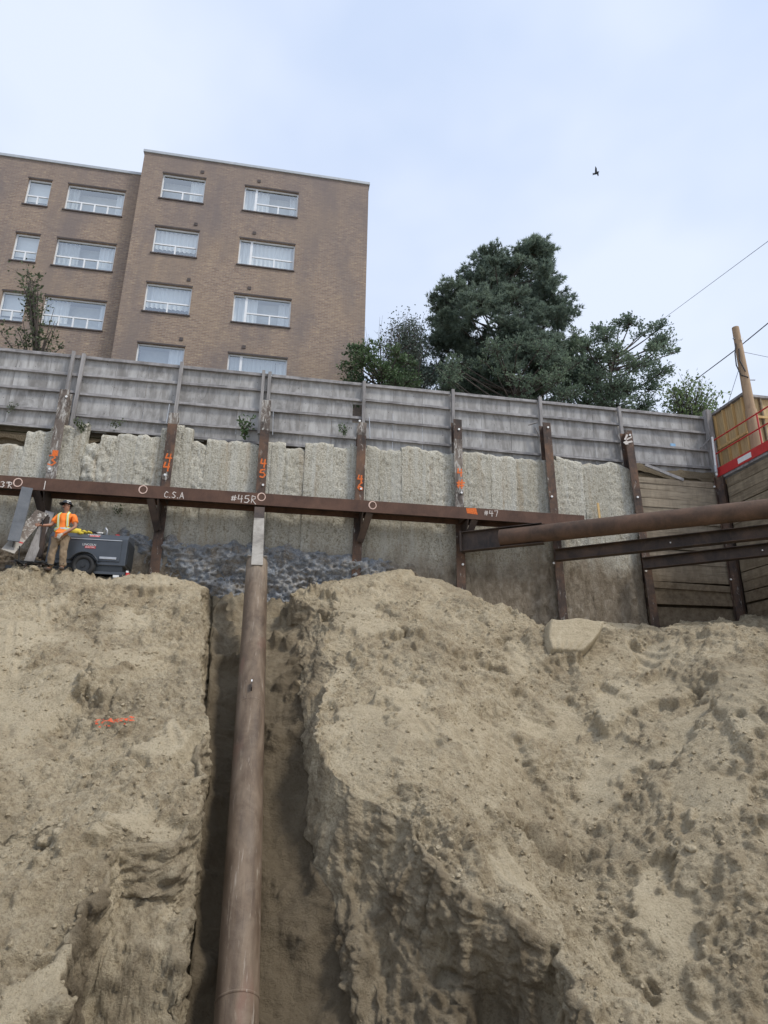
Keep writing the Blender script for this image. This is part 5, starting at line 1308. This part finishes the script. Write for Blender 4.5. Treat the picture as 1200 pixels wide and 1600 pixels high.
ex = at(167, 833, 17.0); part('exhaust_pipe', MB().tube([(ex[0], 17.0, wzt - 0.02), (ex[0], 17.0, wzt + 0.17), (ex[0] - 0.05, 16.97, wzt + 0.24)], 0.026, 10), 'galvanised', wel, smooth=True)
cp = at(185, 833, 17.0); part('fuel_cap', MB().tube([(cp[0], 16.95, wzt - 0.01), (cp[0], 16.95, wzt + 0.06)], 0.055, 14), 'red_paint', wel)
part('lifting_eye', MB().box(((wx_l + wx_r) / 2 + .1, 16.98, wzt), ((wx_l + wx_r) / 2 + 0.2, 17.01, wzt + 0.07)), 'galvanised', wel)
def text_mesh(name, body, size, loc, rot, mat, parent, depth=0.001):
    cu = bpy.data.curves.new(name, 'FONT'); cu.body = body; cu.size = size; cu.align_x = 'CENTER'; cu.extrude = depth
    tmp = bpy.data.objects.new(name, cu); COL.objects.link(tmp); bpy.context.view_layer.update()
    m2 = bpy.data.meshes.new_from_object(tmp); bpy.data.objects.remove(tmp); m2.materials.clear(); m2.materials.append(MATS[mat])
    m2.transform(Matrix.Translation(Vector(V3(loc) - ORG[parent.name])) @ rot)
    o = bpy.data.objects.new(name, m2); COL.objects.link(o); o.parent = parent; ORG[o.name] = ORG[parent.name]; return o
RX = Matrix.Rotation(R(90), 4, 'X')
lz = dz1 - 0.16; lx = at(141, 858, WY0)[0]
pl2 = part('name_plate', MB().box((lx - 0.125, WY0 - 0.028, lz - 0.055), (lx + 0.125, WY0 - 0.0225, lz + 0.005)), 'red_paint', door)
text_mesh('lettering', 'LINCOLN', 0.075, (lx - 0.03, WY0 - 0.030, lz + 0.012), RX, 'white_paint', door)
text_mesh('lettering', 'ELECTRIC', 0.052, (lx, WY0 - 0.031, lz - 0.045), RX, 'white_paint', door)
lz2 = wzt - 0.155; lx2 = at(147, 841, WY0)[0]
RX2 = Matrix.Rotation(R(90 - 45), 4, 'X')
ca = np.array([lx2, WY0 + 0.065, wzt - 0.065]); nn_ = np.array([0, -0.7071, 0.7071]); uu_ = np.array([0, 0.7071, 0.7071])
part('name_plate', MB().obox(ca + nn_ * 0.004 - uu_ * 0.025, (0.12, 0, 0), uu_ * 0.03, nn_ * 0.003), 'red_paint', wel)
text_mesh('lettering', 'LINCOLN', 0.07, ca + nn_ * 0.006 + uu_ * 0.012 + np.array([-0.03, 0, 0]), RX2, 'white_paint', wel)
text_mesh('lettering', 'ELECTRIC', 0.05, ca + nn_ * 0.0085 - uu_ * 0.045, RX2, 'white_paint', wel)

g = thing('work_gloves', tuple(at(135, 834, 16.9)), 'yellow and black work gloves and strap lying on the welder', 'gloves')
c0 = np.array([at(132, 834, 16.85)[0], 16.85, wzt])
part('glove', MB().lump(c0 + (0.0, -0.02, 0.04), 0.13, 3, 0.45).lump(c0 + (0.09, 0.02, 0.05), 0.10, 5, 0.5).lump(c0 + (-0.06, -0.10, 0.0), 0.09, 6, 0.7), 'yellow_cloth', g, smooth=True)
part('strap', MB().tube([c0 + (-0.05, -0.13, -0.02), c0 + (0.02, -0.08, 0.05), c0 + (0.16, 0, 0.08), c0 + (0.34, 0.03, 0.06), c0 + (0.46, 0.0, 0.03)], 0.03, 6), 'black_cloth', g, smooth=True)
part('rag', MB().lump(c0 + (0.36, -0.02, 0.05), 0.10, 9, 0.4), 'white_paint', g, smooth=True)
y_ = thing('yellow_bag', tuple(at(118, 833, 17.0)), 'yellow bag on the welder just behind the worker\'s shoulder', 'bag')
c1 = np.array([at(117, 830, 16.9)[0], 16.9, wzt + 0.07]); part('bag', MB().lump(c1, 0.16, 12, 0.9), 'yellow_cloth', y_, smooth=True)

# ================================================================== WORKER
def skin_obj(name, J, E_, root, mat, parent, org, sub=2, fold=0.0):
    """J: {joint: (x, y, z, rx, ry)}; grows one continuous surface over the joints"""
    keys = list(J); ix = {k: i for i, k in enumerate(keys)}
    me = bpy.data.meshes.new(name); me.from_pydata([Vector(J[k][:3]) for k in keys], [(ix[a], ix[b]) for a, b in E_], []); me.update()
    o = bpy.data.objects.new(name, me); COL.objects.link(o)
    md = o.modifiers.new('skin', 'SKIN'); md.use_smooth_shade = True; md.branch_smoothing = 0.3
    for k in keys:
        sv = me.skin_vertices[0].data[ix[k]]; sv.radius = (J[k][3], J[k][4]); sv.use_root = (k == root)
    sb = o.modifiers.new('sub', 'SUBSURF'); sb.levels = sub; sb.render_levels = sub
    bpy.context.view_layer.update()
    ev = o.evaluated_get(bpy.context.evaluated_depsgraph_get()); m2 = bpy.data.meshes.new_from_object(ev)
    bpy.data.objects.remove(o); bpy.data.meshes.remove(me)
    if fold:
        co = np.array([v.co[:] for v in m2.vertices]); no = np.array([v.normal[:] for v in m2.vertices])
        co = co + no * (fold * (np.abs(perlin(co * np.array([9, 9, 5.0]) + 3)) * 2 - 0.6 + 0.6 * perlin(co * 17))[:, None])
        m2.vertices.foreach_set('co', co.reshape(-1)); m2.update()
    m2.name = name; m2.materials.clear(); m2.materials.append(MATS[mat]); m2.polygons.foreach_set('use_smooth', [True] * len(m2.polygons))
    o2 = bpy.data.objects.new(name, m2); COL.objects.link(o2); o2.parent = parent; o2.location = Vector(org); ORG[o2.name] = ORG[parent.name]
    return o2
wb = at(91, 893, 16.30); zg = ground_on_berm(wb[0], 16.30)[2]
wb = np.array([wb[0], 16.30, wb[2]])
man = thing('person', tuple(wb), 'worker in orange high visibility shirt, dark hard hat and khaki trousers, reaching left', 'person')
man.rotation_euler.y = -0.11
def fingers(pre, wrist, palm, tip_dir, spread_dir, curl, r=0.0095):
    J, E_ = {}, []
    tip_dir, spread_dir, curl = unit(tip_dir), unit(spread_dir), unit(curl); palm = V3(palm)
    for i, (ln, off) in enumerate(((0.062, -0.030), (0.074, -0.010), (0.070, 0.011), (0.055, 0.030))):
        k0 = palm + spread_dir * off + tip_dir * 0.028; k1 = k0 + tip_dir * ln * 0.55 + curl * 0.010; k2 = k1 + unit(tip_dir * 0.5 + curl) * ln * 0.45
        for nme, p in (('a', k0), ('b', k1), ('c', k2)): J[f'{pre}f{i}{nme}'] = (*p, r, r)
        E_ += [(f'{pre}palm', f'{pre}f{i}a'), (f'{pre}f{i}a', f'{pre}f{i}b'), (f'{pre}f{i}b', f'{pre}f{i}c')]
    t0 = palm - tip_dir * 0.015 - spread_dir * 0.040 + curl * 0.008; t1 = t0 + unit(tip_dir - spread_dir * 0.7) * 0.045
    J[f'{pre}t0'] = (*t0, 0.013, 0.013); J[f'{pre}t1'] = (*t1, 0.010, 0.010); E_ += [(f'{pre}palm', f'{pre}t0'), (f'{pre}t0', f'{pre}t1')]
    return J, E_
J = {'pelvis': (0.02, 0.0, 0.90, 0.155, 0.105), 'waist': (0.05, 0.0, 1.05, 0.145, 0.10), 'chest': (0.09, 0.0, 1.26, 0.165, 0.11), 'upper': (0.11, 0.01, 1.38, 0.13, 0.09), 'neck0': (0.12, 0.0, 1.46, 0.058, 0.058),
     'neck1': (0.125, -0.015, 1.52, 0.055, 0.055), 'head0': (0.125, -0.03, 1.575, 0.070, 0.082), 'head1': (0.125, -0.025, 1.65, 0.078, 0.096), 'head2': (0.125, -0.015, 1.70, 0.055, 0.07),
     'lsh': (-0.07, 0.01, 1.40, 0.062, 0.062), 'lel': (-0.20, -0.04, 1.16, 0.043, 0.043), 'lwr': (-0.355, -0.20, 1.11, 0.029, 0.026), 'lpalm': (-0.41, -0.25, 1.105, 0.034, 0.018),
     'rsh': (0.29, 0.01, 1.39, 0.062, 0.062), 'rel': (0.355, -0.05, 1.08, 0.043, 0.043), 'rwr': (0.12, -0.21, 0.88, 0.030, 0.027), 'rpalm': (0.065, -0.235, 0.83, 0.036, 0.020),
     'lhip': (-0.075, 0, 0.86, 0.095, 0.10), 'lkn': (-0.15, -0.03, 0.48, 0.060, 0.062), 'lan': (-0.20, 0.02, 0.10, 0.040, 0.045), 'lto': (-0.24, -0.13, 0.045, 0.040, 0.032),
     'rhip': (0.115, 0, 0.86, 0.095, 0.10), 'rkn': (0.10, -0.04, 0.48, 0.060, 0.062), 'ran': (0.08, 0.02, 0.10, 0.040, 0.045), 'rto': (0.09, -0.15, 0.045, 0.040, 0.032)}
ED = [('pelvis', 'waist'), ('waist', 'chest'), ('chest', 'upper'), ('upper', 'neck0'), ('neck0', 'neck1'), ('neck1', 'head0'), ('head0', 'head1'), ('head1', 'head2'),
      ('upper', 'lsh'), ('lsh', 'lel'), ('lel', 'lwr'), ('lwr', 'lpalm'), ('upper', 'rsh'), ('rsh', 'rel'), ('rel', 'rwr'), ('rwr', 'rpalm'),
      ('pelvis', 'lhip'), ('lhip', 'lkn'), ('lkn', 'lan'), ('lan', 'lto'), ('pelvis', 'rhip'), ('rhip', 'rkn'), ('rkn', 'ran'), ('ran', 'rto')]
for pre, tipd, spr, cur in (('l', (-0.75, -0.6, 0.0), (0, 0, -1), (-0.5, 0.6, 0)), ('r', (-0.6, -0.25, -0.75), (0.5, -0.1, -0.4), (0, 0.9, -0.3))):
    a, b = fingers(pre, J[pre + 'wr'][:3], J[pre + 'palm'][:3], tipd, spr, cur); J.update(a); ED += b
skin_obj('body', J, ED, 'pelvis', 'skin', man, (0, 0, 0))
# face turned to the left of the picture
hc = np.array([0.125, -0.025, 1.63]); fd_ = unit((-0.62, -0.78, 0.02)); fs_ = np.cross((0, 0, 1), fd_)
mb = MB().lump(wb + hc + fd_ * 0.098 + (0, 0, -0.012), 0.022, 4, 1.4); part('nose', mb, 'skin', man, smooth=True)
for s in (-1, 1):
    part('eye', MB().lump(wb + hc + fd_ * 0.083 + fs_ * 0.03 * s + (0, 0, 0.012), 0.012, 2), 'hair', man, smooth=True)
    part('ear', MB().lump(wb + hc + fs_ * 0.082 * s - fd_ * 0.005 + (0, 0, -0.005), 0.028, 7, 1.3), 'skin', man, smooth=True)
part('mouth', MB().obox(wb + hc + fd_ * 0.083 + np.array([0, 0, -0.052]), fs_ * 0.022, fd_ * 0.006, (0, 0, 0.004)), 'hair', man)
# hair at the nape
part('hair', MB().lump(wb + hc - fd_ * 0.045 + (0, 0, -0.005), 0.085, 21, 0.9), 'hair', man, smooth=True)
# shirt
S = {'hem': (0.01, -0.005, 0.77, 0.185, 0.140), 'low': (0.03, -0.005, 0.92, 0.180, 0.138), 'waist': (0.055, 0, 1.06, 0.172, 0.130), 'chest': (0.09, 0, 1.25, 0.188, 0.138), 'upper': (0.11, 0.008, 1.37, 0.150, 0.112), 'col': (0.12, 0.0, 1.445, 0.072, 0.072),
     'lsh': (-0.075, 0.01, 1.385, 0.085, 0.085), 'lsl': (-0.175, -0.03, 1.21, 0.078, 0.078), 'rsh': (0.295, 0.01, 1.375, 0.085, 0.085), 'rsl': (0.348, -0.03, 1.17, 0.078, 0.078)}
SE = [('hem', 'low'), ('low', 'waist'), ('waist', 'chest'), ('chest', 'upper'), ('upper', 'col'), ('upper', 'lsh'), ('lsh', 'lsl'), ('upper', 'rsh'), ('rsh', 'rsl')]
skin_obj('shirt', S, SE, 'waist', 'hi_vis_orange', man, (0, 0, 0), 3, 0.010)
T = {'pel': (0.015, 0, 0.90, 0.170, 0.125), 'lhip': (-0.075, 0.0, 0.80, 0.115, 0.118), 'lth': (-0.12, -0.02, 0.62, 0.095, 0.10), 'lkn': (-0.15, -0.03, 0.46, 0.085, 0.09), 'lsh': (-0.18, 0.0, 0.25, 0.082, 0.088), 'lcu': (-0.20, 0.01, 0.09, 0.088, 0.10),
     'rhip': (0.11, 0.0, 0.80, 0.115, 0.118), 'rth': (0.11, -0.02, 0.62, 0.095, 0.10), 'rkn': (0.10, -0.04, 0.46, 0.085, 0.09), 'rsh': (0.09, 0.0, 0.25, 0.082, 0.088), 'rcu': (0.08, 0.01, 0.09, 0.088, 0.10)}
TE = [('pel', 'lhip'), ('lhip', 'lth'), ('lth', 'lkn'), ('lkn', 'lsh'), ('lsh', 'lcu'), ('pel', 'rhip'), ('rhip', 'rth'), ('rth', 'rkn'), ('rkn', 'rsh'), ('rsh', 'rcu')]
skin_obj('trousers', T, TE, 'pel', 'khaki_cloth', man, (0, 0, 0), 3, 0.016)
for (hx, hy, tx) in ((-0.20, 0.03, -0.25), (0.08, 0.03, 0.09)):
    BJ = {'h': (hx, hy, 0.055, 0.055, 0.05), 'm': ((hx + tx) / 2, -0.05, 0.055, 0.055, 0.05), 't': (tx, -0.17, 0.045, 0.048, 0.038)}
    skin_obj('boot', BJ, [('h', 'm'), ('m', 't')], 'h', 'boot_leather', man, (0, 0, 0), 2)
GJ = {k: (*v[:3], v[3] + 0.008, v[4] + 0.010) for k, v in J.items() if k.startswith('r') and k[1:] in ('wr', 'palm', 't0', 't1') or k.startswith('rf')}
skin_obj('glove', GJ, [e for e in ED if e[0] in GJ and e[1] in GJ], 'rpalm', 'glove_grey', man, (0, 0, 0))
# hard hat
mb = MB(); nseg = 24
cen = wb + hc + np.array([0.0, 0.0, 0.045]); up_ = unit((0.05, 0.12, 1.0)); fx_ = unit(fd_ - up_ * np.dot(fd_, up_)); sx_ = np.cross(up_, fx_)
ring = []
for lv in range(7):
    th = lv / 6 * math.pi / 2
    ring.append([cen + (fx_ * 0.128 * math.cos(a) + sx_ * 0.112 * math.sin(a)) * math.cos(th) * 1.0 + up_ * 0.115 * math.sin(th) for a in [2 * math.pi * k / nseg for k in range(nseg + 1)]])
part('hard_hat', mb.grid(np.array(ring)), 'hard_hat', man, smooth=True)
brim = np.array([[cen + (fx_ * (rr + (0.045 if math.cos(a) > 0.3 else 0.012) * (rr > 0.13)) * math.cos(a) + sx_ * rr * 0.9 * math.sin(a)) - up_ * dz for a in [2 * math.pi * k / nseg for k in range(nseg + 1)]] for rr, dz in ((0.126, -0.003), (0.145, 0.006), (0.143, 0.012), (0.12, 0.004))])
part('hat_brim', MB().grid(brim), 'hard_hat', man, smooth=True)
part('hat_badge', MB().obox(cen + unit(fx_ * 0.35 - sx_ * 0.0 + np.array([0.75, -0.6, 0])) * 0.118 + up_ * 0.055, (0.035, 0.028, 0), (0.0, -0.004, 0.012), (0.006, -0.008, 0)), 'white_paint', man)
# reflective bands on the shirt
def band(pts, w, mat, nm='reflective_band', off=0.0):
    mb = MB(); pts = [wb + V3(p) for p in pts]; c_ = wb + np.array([0.06, 0, 1.15])
    rowsb = []
    for i, p in enumerate(pts):
        d = unit(pts[min(i + 1, len(pts) - 1)] - pts[max(i - 1, 0)]); o = p - c_; o = o - d * np.dot(o, d); o = unit(np.array([o[0] * 0.5, o[1], 0.0]) if abs(d[2]) < 0.7 else np.array([o[0] * 0.2, o[1], 0])); s = unit(np.cross(d, o))
        rowsb.append([p - s * w / 2 + o * off, p + s * w / 2 + o * off])
    part(nm, mb.grid(np.array(rowsb)), mat, man, smooth=True)
def ring_pts(z, cx_, rx, ry, a0=0, a1=360, n=28): return [(cx_ + rx * math.cos(R(a)), ry * math.sin(R(a)), z) for a in np.linspace(a0, a1, n)]
band(ring_pts(1.035, 0.052, 0.186, 0.150), 0.085, 'hi_vis_yellow', off=0.004)
band(ring_pts(1.035, 0.052, 0.190, 0.154), 0.042, 'reflective_silver', off=0.006)
for sx in (-1, 1):
    strip = [(0.09 + sx * 0.105 + 0.02 * 0, -0.118 - 0.012 * math.sin(t * 3.1), 1.08 + 0.30 * t) for t in np.linspace(0, 1, 7)] + [(0.11 + sx * 0.10, -0.085, 1.435), (0.11 + sx * 0.10, -0.02, 1.475)]
    strip = [(x, y - 0.022, z) for x, y, z in strip]
    band(strip, 0.056, 'hi_vis_yellow', off=0.004); band(strip, 0.026, 'reflective_silver', off=0.007)
tw_ = wb + np.array(J['lpalm'][:3]); t = thing('marker_tool', tuple(tw_), 'small dark tool held up in the worker\'s left-reaching hand', 'tool')
part('handle', MB().tube([tw_ + (-0.03, -0.03, -0.06), tw_ + (-0.06, -0.05, 0.10)], 0.014, 8), 'black_rubber', t)

# ================================================================== SMALL THINGS ON THE BENCH AND SLOPE
def on_bench(u, v, Y):
    p = at(u, v, Y); g = ground_on_berm(p[0], Y); return np.array([p[0], Y, g[2]])
cab = thing('cable_heap', tuple(on_bench(45, 885, 16.35)), 'tangle of black welding cables and a low stand at the worker\'s feet', 'cables')
cb_ = on_bench(45, 888, 16.3); zc_ = at(45, 889, 16.3)[2]
for k in range(5):
    pts = [np.array([cb_[0] + 0.55 * math.sin(k * 1.3 + s * 0.9) * (0.5 + 0.1 * s) - 0.05 + 0.07 * s, 16.25 + 0.10 * math.cos(k + s), zc_ + 0.03 + 0.16 * abs(math.sin(k * 2.1 + s * 1.7))]) for s in range(6)]
    part('cable', MB().tube([bez(pts[i], pts[i + 1], pts[i + 1], 2)[0] for i in range(5)] + [pts[5]], 0.016, 6), 'black_rubber', cab, smooth=True)
part('stand', MB().beam((cb_[0] - 0.42, 16.28, zc_ + 0.17), (cb_[0] + 0.42, 16.28, zc_ + 0.13), 0.05, 0.04).beam((cb_[0] - 0.1, 16.28, zc_ - 0.1), (cb_[0] - 0.06, 16.28, zc_ + 0.15), 0.04, 0.04).beam((cb_[0] + 0.25, 16.28, zc_ - 0.1), (cb_[0] + 0.22, 16.28, zc_ + 0.13), 0.04, 0.04), 'dark_steel', cab)
part('upright', MB().tube([(cb_[0] - 0.25, 16.3, zc_ + 0.15), (cb_[0] - 0.30, 16.3, zc_ + 0.55)], 0.014, 6), 'black_rubber', cab)
def clod(u, v, Y, s, label, seed, slope=False, flat=0.75):
    p = on_slope(u, v) if slope else at(u, v, Y)
    if slope: g = ground_on_berm(p[0], p[1]); p = np.array([g[0], g[1], g[2] + s * 0.25])
    mb = MB().lump((0, 0, 0), 1.0, seed, flat); me0 = mesh_from('clod', mb.v, mb.f, 'soil', True)
    o = bpy.data.objects.new('soil_clod', me0); COL.objects.link(o); o.location = p; o.scale = (s, s, s)
    sb = o.modifiers.new('sub', 'SUBSURF'); sb.levels = 2; sb.render_levels = 2
    tx = bpy.data.textures.new('clod', 'CLOUDS'); tx.noise_scale = 0.5; dm = o.modifiers.new('disp', 'DISPLACE'); dm.texture = tx; dm.strength = 0.35
    return tag(o, label, 'clod', 'soil clods')
clod(52, 889, 16.15, 0.13, 'pale rounded lump of soil by the worker\'s feet', 5)
clod(88, 1343, 0, 0.13, 'grey brown clod lying alone on the lower left slope', 8, True)
clod(60, 1343, 0, 0.13, 'crumbly clod just left of the grey brown lone clod', 11, True)
clod(1075, 1305, 0, 0.11, 'rough clod on the right slope below the mound', 14, True)
clod(330 + 545, 1203, 0, 0.10, 'dark clod in the middle of the right slope', 17, True)
hs = thing('black_hose', tuple(on_bench(245, 906, 16.6)), 'short black hose on the bench right of the welder', 'hose')
ha, hb_ = at(222, 905, 16.6), at(262, 908, 16.6); part('hose', MB().tube([ha + (0, 0, .02), (ha + hb_) / 2 + (0, 0, 0.06), hb_ + (0, 0, .02)], 0.045, 8), 'black_rubber', hs, smooth=True)
st = thing('wooden_stake', tuple(at(937, 812, 17.75)), 'pale wooden lath leaning on the wall above the pipe strut', 'stake')
part('lath', MB().beam(at(939, 825, 17.75), at(934, 786, 17.85), 0.07, 0.03, (0, -1, 0)), 'new_timber', st)

# smooth block of sand left by the digger bucket, tooth marks along its foot
bp = [(858, 966), (948, 964), (940, 985), (925, 1012), (905, 1021), (862, 1018), (852, 990)]
ctr = on_slope(900, 995); ctr = np.array([ctr[0], ctr[1] - 0.46, ctr[2] + 0.40])
nb = unit((0.0, -0.85, 0.52)); 
def on_pl(u, v):
    d = ray(u, v); return d * (np.dot(ctr, nb) / np.dot(d, nb))
sbk = thing('sand_block', tuple(ctr), 'smooth pale block of sand with scalloped tooth marks on the right crest', 'sand')
G = []
for i in range(26):
    f = i / 25; v0 = 964 + 54 * f; ul = 860 - 6 * math.sin(f * 3) + 2 * f; ur = 948 - 38 * f ** 1.7; rowp = []
    for j in range(50):
        g_ = j / 49; u = ul + (ur - ul) * g_; vv = v0 + 3 * (g_ - 0.5) + 2.0 * math.sin(g_ * 9) * (1 - f)
        p = on_pl(u, vv); e = min(f, 1 - f, g_, 1 - g_)
        ins = -0.30 * (1 - min(1, e / 0.06)) ** 2
        sc_ = 0.035 * (abs(math.sin(g_ * math.pi * 5.0 + 0.3)) ** 0.6) * sstep(np.array(f), 0.62, 0.72) - 0.004 * math.sin(f * 38)
        rowp.append(p + nb * (ins + sc_ + 0.010 * perlin(np.array([[p[0] * 9, p[2] * 9, 3.0]]))[0]))
    G.append(rowp)
o = part('face', MB().grid(np.array(G)), 'soil', sbk, smooth=True)
at3 = o.data.attributes.new('dry', 'FLOAT', 'POINT'); at3.data.foreach_set('value', np.full(len(o.data.vertices), 1.0, np.float32))
# orange spray-paint stroke on the left slope
spm = MB(); rr_ = random.Random(5)
for k in range(46):
    f = k / 45; u = 152 + 58 * f; v = 1117 + 8 * f + rr_.uniform(-3.5, 3.5)
    g_ = ground_on_berm(*on_slope(u, v)[:2]); d = np.array([0, -0.45, 0.6]) * 0.05
    s = rr_.uniform(0.008, 0.026); c = g_ + d * 0.6
    spm.add([c + (-s, 0, -0.3 * s), c + (s, -0.3 * s, -0.5 * s), c + (s * 0.9, 0.3 * s, 0.4 * s), c + (-s, 0.4 * s, 0.5 * s)], [(0, 1, 2, 3)])
o = part('paint_mark', spm, 'soil_spray', base=tuple(on_slope(180, 1121))); tag(o, 'orange spray paint stroke on the sand slope at left', 'paint mark')

# ================================================================== BIRD
bc = ray(931, 269) * (42 / FPX)
bird = thing('bird', tuple(bc), 'dark bird flying alone in the open sky', 'bird')
e1, e2 = _r2, _u2; sx = 42 / FPX
def bp_(du, dv, dz=0.0): return bc + (e1 * du - e2 * dv + _f * dz) * sx
part('body', MB().tube([bp_(-4.5, 3.5), bp_(-2, 2.6), bp_(1.5, 1.0), bp_(3.8, -0.2), bp_(5.2, -0.9)], [0.02, 0.06, 0.085, 0.055, 0.012], 8), 'bird_dark', bird, smooth=True)
part('wing', MB().prism([bp_(-1.5, 1.5), bp_(-1.4, -3), bp_(-1.8, -7.6, -3), bp_(0.6, -5, -2), bp_(1.6, -2), bp_(1.4, 1.2)], -_f * 0.02), 'bird_dark', bird)
part('wing', MB().prism([bp_(0.6, 1.6), bp_(2.2, 4.2), bp_(3.9, 5.6, 2), bp_(4.8, 4.6, 2), bp_(4.2, 2.2), bp_(2.6, 0.4)], -_f * 0.02), 'bird_dark', bird)
part('tail', MB().prism([bp_(-3, 2.4), bp_(-4.9, 1.0), bp_(-5.0, 4.6), bp_(-4.2, 4.9), bp_(-2.6, 3.2)], -_f * 0.02), 'bird_dark', bird)
